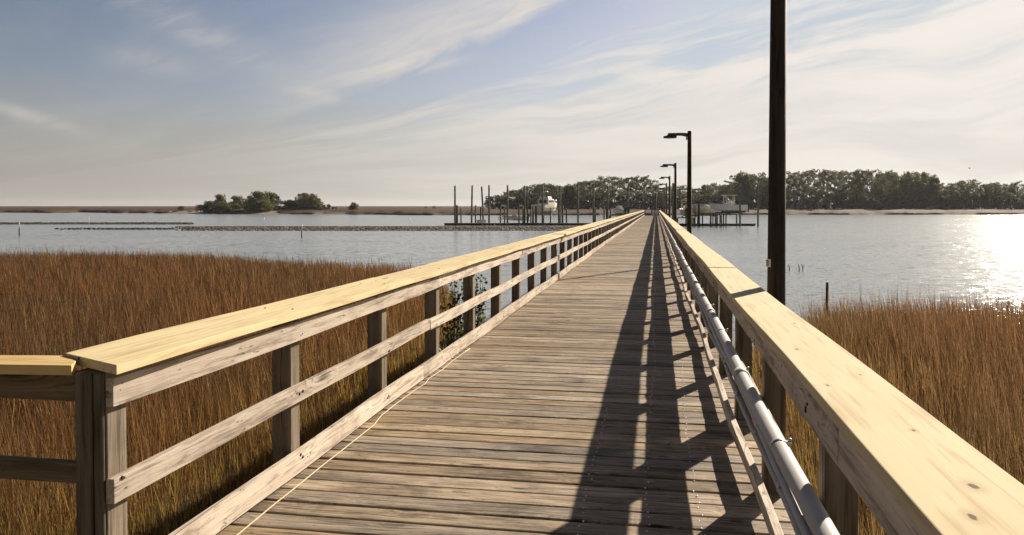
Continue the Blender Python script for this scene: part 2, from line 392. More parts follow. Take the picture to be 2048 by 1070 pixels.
def leaf_mat(name, c1, c2, c3, trans=.3):
    m, N, b = new_mat(name)
    t = attr(N, 'tone')
    c = N.mix(t, c1, c2)
    c = N.mix(N.ss(N.m('FRACT', N.m('MULTIPLY', t, 5.77)), .8, 1.), c, c3)
    oi = N.add('ShaderNodeObjectInfo').outputs['Random']
    c = N.vm('SCALE', c); N.put(c.node.inputs['Scale'], N.m('ADD', .75, N.m('MULTIPLY', oi, .5)))
    N.put(b.inputs['Base Color'], c); b.inputs['Roughness'].default_value = .6; b.inputs['Specular IOR Level'].default_value = .2
    tr = N.add('ShaderNodeBsdfTranslucent'); N.put(tr.inputs[0], c)
    mx = N.add('ShaderNodeMixShader'); mx.inputs[0].default_value = trans
    N.l.new(b.outputs[0], mx.inputs[1]); N.l.new(tr.outputs[0], mx.inputs[2])
    out = [n for n in N.n if n.type == 'OUTPUT_MATERIAL'][0]; N.l.new(mx.outputs[0], out.inputs[0])
    return m
PINEL = leaf_mat('pine_needles', (.09, .10, .05), (.16, .165, .075), (.18, .16, .09), .4)
OAKL = leaf_mat('oak_leaves', (.10, .115, .04), (.18, .18, .06), (.20, .18, .085), .4)
SHRUBL = leaf_mat('shrub_leaves', (.045, .055, .035), (.07, .075, .045), (.10, .085, .06), .2)
BUSHL = leaf_mat('bush_leaves', (.09, .13, .03), (.16, .19, .05), (.28, .20, .08))
BARK = simple('tree_bark', (.13, .10, .08), .9, var=.3)
ROCKM = simple('oyster_rubble', (.09, .07, .055), .85, var=.35, scale=1.2, bump=.05, col2=(.22, .18, .15))
ROCKD = simple('dark_wet_rubble', (.035, .03, .025), .85, var=.35, scale=1.2, col2=(.08, .065, .05))

# ------------------------------------------------------------------ water and land
bm = MB(); S = 4500
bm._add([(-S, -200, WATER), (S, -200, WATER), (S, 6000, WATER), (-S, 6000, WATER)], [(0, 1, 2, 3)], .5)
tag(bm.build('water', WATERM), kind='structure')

LEFT = [(-1.6, 8.5), (-2.6, 10.8), (-4.0, 15.5), (-6.8, 27), (-10.2, 34.7), (-17, 37.8), (-26, 42), (-37, 40.5), (-58, 38), (-75, 30), (-75, -14), (-1.6, -14)]
RIGHT = [(-1.6, -14), (60, -14), (60, 22), (36, 25), (20, 25.5), (12, 24.6), (8, 24.0), (4, 22.0), (1.6, 17.0), (.3, 12.0), (-1.6, 8.5)]
def inside(poly, x, y):
    x = np.asarray(x); y = np.asarray(y); c = np.zeros(x.shape, bool); n = len(poly)
    for i in range(n):
        x0, y0 = poly[i]; x1, y1 = poly[(i+1) % n]
        k = ((y0 > y) != (y1 > y)) & (x < (x1-x0)*(y-y0)/(y1-y0+1e-12)+x0)
        c ^= k
    return c
def edge_dist(poly, x, y, water_edges):
    d = np.full(np.shape(x), 1e9)
    for i in water_edges:
        (x0, y0), (x1, y1) = poly[i], poly[(i+1) % len(poly)]
        dx, dy = x1-x0, y1-y0; t = np.clip(((x-x0)*dx+(y-y0)*dy)/(dx*dx+dy*dy), 0, 1)
        d = np.minimum(d, np.hypot(x-x0-t*dx, y-y0-t*dy))
    return d
# the near marsh bank: one gently uneven sheet that dips under the water outside its shore
gx = np.arange(-76, 61, .75); gy = np.arange(-14, 48, .75)
GX, GY = np.meshgrid(gx, gy)
ins = inside(LEFT, GX, GY) | inside(RIGHT, GX, GY)
dl = np.minimum(edge_dist(LEFT, GX, GY, range(0, 9)), edge_dist(RIGHT, GX, GY, range(2, 10)))
sgn = np.where(ins, dl, -dl)
hgt = WATER+.02+np.clip(sgn*.12, -1.2, .16)+np.where(ins, .05*np.sin(GX*1.3+GY*.7)*np.sin(GY*1.1-GX*.4), 0)
nx, ny = len(gx), len(gy)
idx = np.arange(nx*ny).reshape(ny, nx)
fq = np.stack([idx[:-1, :-1], idx[:-1, 1:], idx[1:, 1:], idx[1:, :-1]], -1).reshape(-1, 4)
tag(raw('ground', np.stack([GX, GY, hgt], -1).reshape(-1, 3), fq, MUD, smooth=True), kind='structure')

# far marsh: shoreline depth by picture column
def shore_D(x):
    return np.interp(x, [-1200, -400, 0, 100, 160, 240, 420, 700, 860, 1200, 1540, 2048, 2600, 3400], [620, 560, 500, 470, 520, 450, 408, 372, 342, 345, 362, 372, 380, 400])
cols = np.arange(-1200, 3400, 10.)
rows = np.array([0, .5, 2, 5, 12, 25, 50, 90, 160, 280, 480, 800, 1300, 2000, 3000])
V = []; sh = shore_D(cols)
for j, r_ in enumerate(rows):
    for i, x in enumerate(cols):
        D = sh[i]+r_+ (2*math.sin(x*.13)+3*math.sin(x*.037) if j > 0 else 0) + (2.5*math.sin(x*.21)+3*math.sin(x*.051))
        X, Y = at_d(x, D)
        z = [WATER-.2, WATER+.5, -1.1, -.7, -.15, .3, .45, .55, .7, .9, 1.2, 1.7, 2.6, 3.8, 5.2][j]
        z += (.15*math.sin(x*.7+j*2.1)+.12*random.uniform(-1, 1)) * (j > 1) * (1 if j < 9 else .8)
        V.append((X, Y, z))
nx = len(cols); idx = np.arange(len(V)).reshape(len(rows), nx)
fq = np.stack([idx[:-1, :-1], idx[:-1, 1:], idx[1:, 1:], idx[1:, :-1]], -1).reshape(-1, 4)
tag(raw('terrain', V, fq, FARM), kind='structure')
# sandy beaches in front of the little wooded island
def beach(pts, name='beach'):
    V = []; n = len(pts)
    for x, D, w in pts:
        for k, (dd, z) in enumerate(((-w*.5, WATER-.15), (0, WATER+.25), (w*.5, WATER+.8), (w, -.35))):
            X, Y = at_d(x, D+dd); V.append((X, Y, z))
    idx = np.arange(n*4).reshape(n, 4)
    fq = np.stack([idx[:-1, :-1], idx[1:, :-1], idx[1:, 1:], idx[:-1, 1:]], -1).reshape(-1, 4)
    tag(raw(name, V, fq[:, ::-1].copy(), SAND, smooth=True), kind='structure')
beach([(215+i*19, shore_D(215+i*19)-2+3*math.sin(i*.7), 5+9*math.sin(math.pi*i/25)) for i in range(26)])

# ------------------------------------------------------------------ boardwalk
END = 150.0
walk = empty('boardwalk', (0, 0, 0))
tag(walk, 'long weathered plank boardwalk running straight out over marsh and water', 'boardwalk')
bm = MB(); y = -4.0; XL, XR = -2.13, .70
while y < END:
    w = .166+random.uniform(-.008, .008)*(1)
    gap = random.uniform(.008, .018)
    M = Matrix.Translation((0, y+w/2, random.uniform(-.003, .003))) @ Matrix.Rotation(R(random.uniform(-.12, .12)), 4, 'Z') @ Matrix.Rotation(R(random.uniform(-.7, .7)), 4, 'X')
    bm.box(XL+random.uniform(-.02, .01), XR+random.uniform(-.015, .03), -w/2, w/2, -.038, 0, M=M)
    y += w+gap
bm.build('deck', DECKW, walk, bevel=.007)
bm = MB()
for x in (-2.05, -1.35, -.72, -.04, .55):
    bm.box(x-.04, x+.04, -4, END, -.27, -.043, .3)
bm.build('stringer', PILEW, walk)
# screw heads in rows
bm = MB()
for xr, y0, y1 in ((-.03, 2.5, 60), (-.36, 2.5, 6.4), (.24, 2.5, 8.6), (.25, 12, 16)):
    y = y0
    while y < y1:
        for dy in (.045, .12):
            if random.random() < .88 and y < 22:
                xx = xr+random.uniform(-.012, .012)+.02*math.sin(y*.9); yy = y+dy+random.uniform(-.006, .006)
                bm.tube([(xx, yy, -.004), (xx, yy, .0035)], .0048, 7)
        y += .178
sc = bm.build('screw', SCREWM, walk); sc['kind'] = 'stuff'
pm = None
yy = -1.0; piles = []
while yy < END:
    for x in (-2.05, .60):
        if pm is None:
            b2 = MB(); b2.tube([(0, 0, -3.4), (0, 0, -1.6), (0, 0, -.16)], [.145, .14, .125], 12); o = b2.build('pile', PILEW, walk); pm = o
        else: o = pm.copy(); link(o); o.parent = walk
        o.location = (x, yy, 0); piles.append(o)
    b2 = MB()
    yy += 3.2
bm = MB(); yy = -1.0; bm.box(-2.45, .98, -.06, .06, -.50, -.275, .4); o = bm.build('cross_beam', PILEW, walk, bevel=.005)
while yy < END:
    o.location = (0, yy, 0); yy += 3.2
    if yy < END: o = o.copy(); link(o); o.parent = walk

def wob(y, seed, amp=.008): return amp*(math.sin(y*.9+seed)+.6*math.sin(y*2.3+seed*2.1))
def long_board(mb, x0, x1, z0, z1, y0, y1, seed, length=4.8, ends=None, amp=.008, nails=None, face=None):
    y = y0; first = True
    while y < y1-.05:
        ye = min(y1, y + (length if not first else length*random.uniform(.75, 1.)))
        ns = max(2, int((ye-y)/.6)+1); tn = random.random(); rings = []
        jz = random.uniform(-.004, .004); jx = random.uniform(-.004, .004)
        for k in range(ns):
            q = y+(ye-y-.004)*k/(ns-1); dx = wob(q, seed, amp)+jx; dz = wob(q, seed+5, amp*.6)+jz
            s0 = s1 = 0.
            if ends and first and k == 0: s0, s1 = ends
            rings.append([(x0+dx, q+s0, z0+dz), (x1+dx, q+s1, z0+dz), (x1+dx, q+s1, z1+dz), (x0+dx, q+s0, z1+dz)])
        mb.loft(rings, tn)
        y = ye; first = False
def nails(mb, x, zc, ys, side, sdv):
    for y in ys:
        if y > 26: continue
        for k in range(random.choice((2, 2, 3))):
            yy = y+random.uniform(-.035, .035); zz = zc+random.uniform(-.04, .04); r = random.uniform(.005, .011)
            xx = x+wob(yy, sdv)
            mb.tube([(xx-side*.012, yy, zz), (xx+side*.004, yy, zz)], r, 7, mi=1)
P0, PS, NP = 2.80, 1.605, 92
post_L = [P0+PS*i for i in range(NP)]
def make_railing(label, side):
    root = empty('railing', (0, 0, 0)); tag(root, label, 'railing', 'wooden railings of the boardwalk')
    proto = None
    if side < 0:
        fx, xo = -2.087, -2.125        # inner face of the boards, inner face of the posts
        cap = MB(); long_board(cap, -2.41, -2.032, .950, .988, 2.735, END, 1.0, ends=(.19, 0.), amp=.005)
        top = MB(); long_board(top, xo+.002, fx, .812, .925, 2.80, END, 2.0)
        mid = MB(); long_board(mid, xo+.002, fx, .436, .534, 2.79, END, 3.3)
        bot = MB(); long_board(bot, xo+.002, fx, .022, .152, 2.45, END, 4.4)
        for mb, zc, sdv in ((top, .87, 2.0), (mid, .485, 3.3), (bot, .09, 4.4)): nails(mb, fx, zc, [p+.06 for p in post_L], 1, sdv)
        ys = post_L; px0, px1 = -2.245, -2.125
    else:
        cap = MB(); long_board(cap, .525, .800, .950, .988, -2.0, END, 6.0, length=10.5, amp=.005)
        top = MB(); long_board(top, .552, .592, .812, .945, -2.0, END, 2.7, amp=.005)
        mid = MB(); long_board(mid, .540, .592, .415, .530, -2.0, END, 3.9, amp=.005)
        bot = MB(); long_board(bot, .512, .552, .076, .152, -2.0, END, 5.1, amp=.01)
        ys = [1.35-1.6*2]+[1.35-1.6]+[1.42+1.6*i for i in range(NP)]; px0, px1 = .600, .715
        for mb, zc in ((top, .86),): nails(mb, .552, zc, [p+.06 for p in ys], -1, 2.7)
    for y in ys:
        if 0 < y < 14 and side < 0:
            for xx in ((-2.31, -2.13) if side < 0 else (.575, .75)):
                qx = xx+random.uniform(-.012, .012); qy = y+.06+random.uniform(-.02, .02); cap.tube([(qx, qy, .98), (qx, qy, .9895+wob(y, 1. if side < 0 else 6., 0)+.0045)], .0055, 7, mi=1)
    cap.build('cap_rail', [CAPW if side < 0 else CAPR, NAILM], root, bevel=.004)
    top.build('top_rail', [RAILW, NAILM], root, bevel=.003)
    mid.build('middle_rail', [RAILW, NAILM], root, bevel=.003)
    bot.build('bottom_rail', [RAILW, NAILM], root, bevel=.003)
    for i, y in enumerate(ys):
        if y > END-.2: continue
        if proto is None:
            b2 = MB(); b2.box(px0, px1, 0, .118, -.62, .948, .37); proto = o = b2.build('post', POSTW, root, bevel=.004)
        else: o = proto.copy(); link(o); o.parent = root
        o.location = (random.uniform(-.003, .003), y+random.uniform(-.02, .02)*(i > 2), 0)
        o.rotation_euler = (0, R(random.uniform(-.3, .3)), 0)
    return root
rail_l = make_railing('left wooden railing of the boardwalk with wide new pine cap board', -1)
rail_r = make_railing('right wooden railing of the boardwalk carrying the grey pipes', 1)
# boards fattening the corner post, shade of its near face put into their colour
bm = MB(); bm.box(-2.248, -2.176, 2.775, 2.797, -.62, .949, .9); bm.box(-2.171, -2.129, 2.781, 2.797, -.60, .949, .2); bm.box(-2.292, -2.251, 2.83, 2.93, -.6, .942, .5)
bm.build('corner_post', wood('shaded_post_wood', 2, (.19, .165, .12), (.10, .085, .06), (.025, .02, .015), stain=.8, knots=.3, crack=.9), rail_l, bevel=.006)

# side railing and the platform it belongs to
side = empty('side_railing', (-2.3, 2.76, 0)); tag(side, 'short dark railing with pine cap leaving the corner post to the left', 'railing')
A_, B_p, C_p, D_p = at_z(140, 711, .983), at_z(143, 731, .983), at_z(0, 729, .983), at_z(0, 710, .983)
C_p = B_p+(C_p-B_p)*16; D_p = A_+(D_p-A_)*16
bm = MB(); bm.prism([(q.x+2.3, q.y-2.76) for q in (D_p, C_p, B_p, at_z(152, 722, .983), A_)], .944, .983, .4); bm.build('cap_rail', CAPX, side, bevel=.003)
bm = MB(); bm.box(-6, .035, .05, .092, .825, .943, .3); bm.build('top_rail', SIDEW, side, bevel=.004)
bm = MB(); bm.box(-6, .035, .05, .092, .495, .578, .6); bm.build('middle_rail', SIDEW, side, bevel=.004)
bm = MB(); bm.box(-6, .035, .05, .092, .03, .15, .1); bm.build('bottom_rail', SIDEW, side, bevel=.004)
pr = None
for k in range(3):
    if pr is None:
        b2 = MB(); b2.box(-.06, .06, .095, .21, -.6, .943, .4); pr = o = b2.build('post', POSTW, side, bevel=.004)
    else: o = pr.copy(); link(o); o.parent = side
    o.location = (-1.9-1.75*k, 0, 0)
plat = MB(); y = -4.
while y < 2.7:
    plat.box(-8.5, -2.16, y, min(y+.166, 2.72), -.038, 0); y += .18
tag(plat.build('platform', DECKW, None, bevel=.005), 'plank platform joining the boardwalk behind the side railing', 'platform')

# ------------------------------------------------------------------ grey conduits on the right middle rail
def path_y(f, y0, y1, st=.25):
    n = int((y1-y0)/st)+1
    return [f(y0+(y1-y0)*k/(n-1)) for k in range(n)]
cd = empty('conduit', (0, 0, 0)); tag(cd, 'thick grey plastic conduit pipe along the right middle rail', 'pipe', 'conduits along the right railing')
big = lambda y: Vector((.528+.006*math.sin(y*1.1), y, .566+.008*math.sin(y*.8)))
bm = MB(); bm.tube(path_y(big, -2, 148, .5), .037, 14); bm.build('pipe', PVC, cd)
cpl = None; y = 2.2; k = 0
while y < 60:
    if cpl is None:
        b2 = MB(); b2.tube([(0, -.06, 0), (0, -.055, 0), (0, .055, 0), (0, .06, 0)], [.038, .044, .044, .038], 14); cpl = o = b2.build('coupling', PVC, cd)
    else: o = cpl.copy(); link(o); o.parent = cd
    o.location = big(y); y += 2.9; k += 1
clp = None; y = 1.95
for k in range(36):
    if clp is None:
        b2 = MB(); b2.tube([(0, -.012, 0), (0, .012, 0)], .0405, 14); b2.box(.0, .048, -.012, .012, .022, .032, .5); b2.tube([(.043, 0, .03), (.043, 0, .044)], .008, 8)
        clp = o = b2.build('clamp', GALV, cd)
    else: o = clp.copy(); link(o); o.parent = cd
    o.location = big(y+k*1.6)
c2 = empty('conduit', (0, 0, 0)); tag(c2, 'middle thin grey conduit just below the thick conduit pipe', 'pipe', 'conduits along the right railing')
f2 = lambda y: Vector((.512+.004*math.sin(y*1.7), y, .497+.006*math.sin(y*1.3+1)))
bm = MB(); bm.tube(path_y(f2, -2, 148, .5), .017, 12); bm.build('pipe', PVC, c2)
cl2 = None
for k in range(20):
    if cl2 is None:
        b2 = MB(); b2.tube([(0, -.012, 0), (0, .012, 0)], .021, 12); b2.tube([(-.01, 0, -.02), (-.028, 0, -.03)], .008, 7); cl2 = o = b2.build('clamp', GALV, c2)
    else: o = cl2.copy(); link(o); o.parent = c2
    o.location = f2(2.4+k*1.75)
c3 = empty('conduit', (0, 0, 0)); tag(c3, 'lowest pale conduit that sags below the right middle rail', 'pipe', 'conduits along the right railing')
def f3(y):
    s = math.exp(-((y-5.3)/.75)**2)*.085 + math.exp(-((y-9.2)/1.0)**2)*.06
    return Vector((.528-s*.35+.006*math.sin(y*2.1), y, .392+s-.018*abs(math.sin(y*.97))))
bm = MB(); bm.tube(path_y(f3, -2, 100, .2), .016, 10); bm.build('pipe', PVC, c3)
cl3 = None
for k in range(20):
    if cl3 is None:
        b2 = MB(); b2.tube([(0, -.01, 0), (0, .01, 0)], .02, 10); b2.tube([(0, 0, .012), (-.012, 0, .032)], .007, 7); cl3 = o = b2.build('clamp', GALV, c3)
    else: o = cl3.copy(); link(o); o.parent = c3
    o.location = f3(2.1+k*1.45)

# pale string on the deck
pts = [(440, 1100), (475, 1070), (545, 1012), (600, 968), (640, 935), (683, 902), (720, 872), (747, 851), (757, 838), (763, 831), (792, 808), (832, 779), (850, 768), (858, 757), (866, 752), (884, 740), (905, 722), (950, 690)]
b = MB(); P = [at_z(x, y_, .007) for x, y_ in pts]
P2 = []
for i in range(len(P)-1):
    for k in range(4):
        q = P[i].lerp(P[i+1], k/4); P2.append(q+Vector((0, 0, random.uniform(0, .002))))
b.tube(P2, .0042, 7); tag(b.build('string', ROPEM), 'thin pale string lying along the left edge of the deck', 'string')

# ------------------------------------------------------------------ lamp posts
lamp = empty('lamp_post', (.93, 6.52, 0))
bm = MB(); bm.tube([(0, 0, -3.4), (0, 0, 0), (0, 0, 3.72)], [.078, .073, .058], 20); bm.build('pole', POLEW, lamp)
bm = MB(); bm.tube([(0, 0, 3.721), (0, 0, 3.75)], [.064, .055], 16); bm.build('pole_cap', DARKM, lamp)
bm = MB()
bm.loft([[(-.055, -.04, 3.58), (-.055, .04, 3.58), (-.055, .04, 3.69), (-.055, -.04, 3.69)],
         [(-.22, -.04, 3.62), (-.22, .04, 3.62), (-.22, .04, 3.70), (-.22, -.04, 3.70)],
         [(-.60, -.04, 3.625), (-.60, .04, 3.625), (-.60, .04, 3.70), (-.60, -.04, 3.70)]]); bm.build('arm', DARKM, lamp, bevel=.004)
bm = MB(); bm.box(-.105, -.05, -.035, .035, 3.50, 3.608); bm.build('bracket', GALV, lamp, bevel=.004)
bm = MB()
bm.loft([[(-.36, -.10, 3.56), (-.36, .10, 3.56), (-.36, .08, 3.625), (-.36, -.08, 3.625)],
         [(-.40, -.13, 3.56), (-.40, .13, 3.56), (-.40, .10, 3.688), (-.40, -.10, 3.688)],
         [(-.58, -.13, 3.56), (-.58, .13, 3.56), (-.58, .10, 3.688), (-.58, -.10, 3.688)],
         [(-.64, -.12, 3.56), (-.64, .12, 3.56), (-.64, .08, 3.625), (-.64, -.08, 3.625)],
         [(-.73, -.09, 3.56), (-.73, .09, 3.56), (-.73, .07, 3.61), (-.73, -.07, 3.61)]]); hd = bm.build('lamp_head', DARKM, lamp, bevel=.006)
bm = MB(); bm.box(-.66, -.42, -.07, .07, 3.548, 3.558); bm.build('lens', simple('frosted_lens', (.6, .6, .58), .4), hd)
ordn = ['nearest', 'second', 'third', 'fourth', 'fifth', 'sixth', 'seventh', 'eighth', 'ninth']
lamps = []
for i in range(9):
    o = lamp if i == 0 else copy_tree(lamp)
    o.location = (.93, 6.52+16.7*i, 0); lamps.append(o)
    tag(o, f'{ordn[i]} dark lamp post from the camera beside the right railing' if i else 'nearest and tallest looking dark pole beside the right railing with a small white tag', 'lamp post', 'lamp posts along the right railing')
# white number tag on the near pole, wrapped round its left side
bm = MB(); n = 8; r0 = .0755; rings = []
for k in range(n+1):
    a = R(175+ 55*k/n); c, s = math.cos(a), math.sin(a)
    rings.append([(r0*c, r0*s, .0), (r0*1.03*c, r0*1.03*s, .0), (r0*1.03*c, r0*1.03*s, .062), (r0*c, r0*s, .062)])
bm.loft(rings)
tg = bm.build('number_tag', TAGW, lamp); tg.location = (-.001, 0, 1.165-.032)
bm = MB(); rr = r0*1.04
def ink(a0, a1, z0, z1):
    rg = []
    for k in range(4):
        a = R(a0+(a1-a0)*k/3); c, s = math.cos(a), math.sin(a)
        rg.append([(rr*c, rr*s, z0), (rr*1.01*c, rr*1.01*s, z0), (rr*1.01*c, rr*1.01*s, z1), (rr*c, rr*s, z1)])
    bm.loft(rg)
for z in (.010, .028, .046): ink(188, 212, z, z+.006)
ink(207, 214, .0165, .0275); ink(207, 214, .0345, .0455)
nb = bm.build('number', INK, tg)

# ------------------------------------------------------------------ gate at the end
gt = empty('gate', (-.8, END+.2, 0)); tag(gt, 'pale gate with two panels closing the far end of the boardwalk', 'gate')
for sx_ in (-1.32, 1.40):
    bm = MB(); bm.box(sx_-.1, sx_+.1, -.1, .1, -.5, 1.35); bm.build('post', DARKWOOD, gt, bevel=.01)
bm = MB()
for x0, x1 in ((-1.2, -.02), (.02, 1.28)):
    bm.box(x0, x1, -.03, .03, 1.08, 1.16); bm.box(x0, x1, -.03, .03, .04, .12)
    for xx in (x0, x1-.08): bm.box(xx, xx+.08, -.028, .028, .122, 1.078)
bm.build('frame', DARKWOOD, gt)
for x0, x1 in ((-.1, .5), (.62, 1.18)):
    bm = MB(); bm.box(x0, x1, -.02, .02, .125, 1.075); bm.build('panel', WHITEP, gt)

# ------------------------------------------------------------------ marsh grass (blades as one mesh per bank)
def blades(poly, wet, xr, yr, name, seedv, extra_n=1.0, flt=None):
    g = np.random.default_rng(seedv); XS = []; YS = []; WS = []
    for (d0, d1, dens, wd) in ((0, 7, 1150, .0026), (7, 13, 850, .0036), (13, 22, 520, .0054), (22, 34, 330, .0080), (34, 62, 200, .012)):
        area = (xr[1]-xr[0])*(yr[1]-yr[0]); n = int(area*dens*extra_n)
        for _ in range(max(1, n//400000+1)):
            nn = n//max(1, n//400000+1)
            x = g.uniform(*xr, nn); y = g.uniform(*yr, nn); d = np.hypot(x, y)
            az_ = np.degrees(np.arctan2(x, y))
            k = (d >= d0) & (d < d1) & (az_ > -53) & (az_ < 34) & (y > -1)
            # clumping
            cl_ = np.sin(x*2.3+1.7*np.sin(y*1.9))*np.sin(y*2.7+1.3*np.sin(x*2.1))+.5*np.sin(x*.7+2*np.sin(y*.5))*np.sin(y*.9)
            k &= g.random(nn) < .66+.42*cl_
            x, y = x[k], y[k]
            k = inside(poly, x, y); x, y = x[k], y[k]
            XS.append(x); YS.append(y); WS.append(np.full(len(x), wd))
    x = np.concatenate(XS); y = np.concatenate(YS); wd = np.concatenate(WS)
    ed = edge_dist(poly, x, y, wet)
    dd = np.maximum(-2.2-x, x-.75)               # distance out from the boardwalk
    k = (dd > .02) | (g.random(len(x)) < .1)
    k &= g.random(len(x)) < np.clip(.25+ed*1.6, 0, 1)
    x, y, wd, ed, dd = x[k], y[k], wd[k], ed[k], dd[k]; n = len(x)
    big = .5+.5*np.sin(x*.21+2*np.sin(y*.13))*np.cos(y*.24+1.1*np.sin(x*.17))
    sw = 2.0+1.8*np.clip(1.4-y/12, 0, 1)+.5*np.sin(y*1.7)
    H = (.24+(.68+.14*big-.24)*np.clip((dd-.7)/sw, 0, 1)**1.5) * g.uniform(.52, 1.28, n)
    H = np.where(x > 0, np.maximum(H*1.25, .85*g.uniform(.6, 1.25, n)), H*1.1)
    H *= np.clip(.85+ed*.12, .85, 1.0); tall = g.random(n) < .14; H = np.where(tall, H*g.uniform(1.1, 1.5, n), H); wd = np.where(tall, wd*.75, wd)
    H = np.where(dd < 0, .22, H)
    mat_ = g.random(n) < .35*np.clip(1.2-np.abs(dd-1.)*.35, 0.30, 1)   # bent, matted stalks
    lean = np.where(mat_, g.uniform(.5, 1.2, n), g.uniform(.04, .30, n))*H
    la = g.uniform(0, 2*np.pi, n)*.6+.4*(2.6)
    fx_ = np.arctan2(y, x)+np.pi/2+g.uniform(-.7, .7, n)      # broad side roughly outwards
    ux, uy = np.cos(fx_), np.sin(fx_)
    lx, ly = np.cos(la)*lean, np.sin(la)*lean
    z0 = np.full(n, WATER+.04)
    levels = (0, .38, .72, 1.0); wl = (1., .9, .62, .0)
    V = []; HH = []
    for t, q in zip(levels, wl):
        cx = x+lx*t**1.8; cy = y+ly*t**1.8; cz = z0+H*t*np.where(mat_, .62, 1.)
        if q > 0:
            V += [np.stack([cx-ux*wd*q, cy-uy*wd*q, cz], -1), np.stack([cx+ux*wd*q, cy+uy*wd*q, cz], -1)]; HH += [np.full(n, t)]*2
        else: V += [np.stack([cx, cy, cz], -1)]; HH += [np.full(n, t)]
    V = np.stack(V, 1)                            # n,7,3
    base = np.arange(n)[:, None]*7
    q4 = np.array([[0, 1, 3, 2], [2, 3, 5, 4]])
    quads = (base[:, :, None]+q4[None]).reshape(-1, 4)
    tris = (base+np.array([[4, 5, 6]])).reshape(-1, 3)
    # store the tip triangle as a thin quad so that one array holds all faces
    tq = np.concatenate([tris, tris[:, :1]], 1)
    me = bpy.data.meshes.new(name)
    nv = n*7; me.vertices.add(nv); me.vertices.foreach_set('co', V.astype(np.float32).ravel())
    lp = np.concatenate([quads.ravel(), tris.ravel()]).astype(np.int32)
    me.loops.add(len(lp)); me.loops.foreach_set('vertex_index', lp)
    nq, nt = len(quads), len(tris); me.polygons.add(nq+nt)
    me.polygons.foreach_set('loop_start', np.concatenate([np.arange(nq)*4, nq*4+np.arange(nt)*3]).astype(np.int32))
    me.polygons.foreach_set('loop_total', np.concatenate([np.full(nq, 4), np.full(nt, 3)]).astype(np.int32))
    me.update(calc_edges=True)
    pt = .5+.40*np.sin(x*.33+1.5*np.sin(y*.41))+.28*np.sin(y*.6+x*.17+1.3*np.sin(x*.5)); tn_ = np.clip(g.random(n)*.5+.5*pt, 0, 1); tn_ = np.where(x > 0, .5+.5*tn_, tn_); tone = np.repeat(tn_, 7)
    zone = np.clip(1.2-dd*.24, 0, 1)*g.uniform(.3, 1, n)
    zone = np.maximum(zone, (g.random(n) < .12)*.7)
    near = np.clip(1.6-np.hypot(x, y)/8., 0, .9)*g.uniform(.1, 1, n); zone = np.maximum(zone, near); zone = np.where(x > 0, zone*.55, zone)
    for nm, val in (('tone', tone), ('hh', np.stack(HH, 1).ravel()), ('zone', np.repeat(np.clip(zone, 0, 1), 7))):
        a = me.attributes.new(nm, 'FLOAT', 'POINT'); a.data.foreach_set('value', val.astype(np.float32))
    me.materials.append(GRASSM)
    o = bpy.data.objects.new(name, me); link(o); 
    return o
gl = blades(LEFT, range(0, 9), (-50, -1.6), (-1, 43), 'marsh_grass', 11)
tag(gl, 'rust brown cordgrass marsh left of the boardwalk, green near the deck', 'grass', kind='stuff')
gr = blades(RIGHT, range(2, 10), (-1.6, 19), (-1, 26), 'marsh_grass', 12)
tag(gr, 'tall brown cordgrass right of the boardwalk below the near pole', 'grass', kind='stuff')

# ------------------------------------------------------------------ trees and bushes
def leaf_cloud(centres, radii, per, size, g, flat=1.0):
    c = np.repeat(np.array(centres), per, 0); r = np.repeat(np.array(radii), per)
    n = len(c); d = g.normal(size=(n, 3)); d /= np.linalg.norm(d, axis=1, keepdims=True)
    rad = r*g.uniform(.35, 1.0, n)**.6
    p = c+d*rad[:, None]*np.array([1, 1, flat])
    a = g.normal(size=(n, 3)); a /= np.linalg.norm(a, axis=1, keepdims=True)
    b_ = np.cross(a, g.normal(size=(n, 3))); b_ /= np.linalg.norm(b_, axis=1, keepdims=True)
    s = size*g.uniform(.55, 1.25, n)[:, None]
    V = np.stack([p-a*s*.5-b_*s*.35, p+a*s*.4-b_*s*.4, p+a*s*.55+b_*s*.3, p-a*s*.35+b_*s*.45], 1)
    tone = np.repeat(np.clip(np.repeat(g.random(len(centres)), per)*.6+g.random(n)*.4, 0, 1), 4)
    return V.reshape(-1, 3), np.arange(n*4).reshape(n, 4), tone
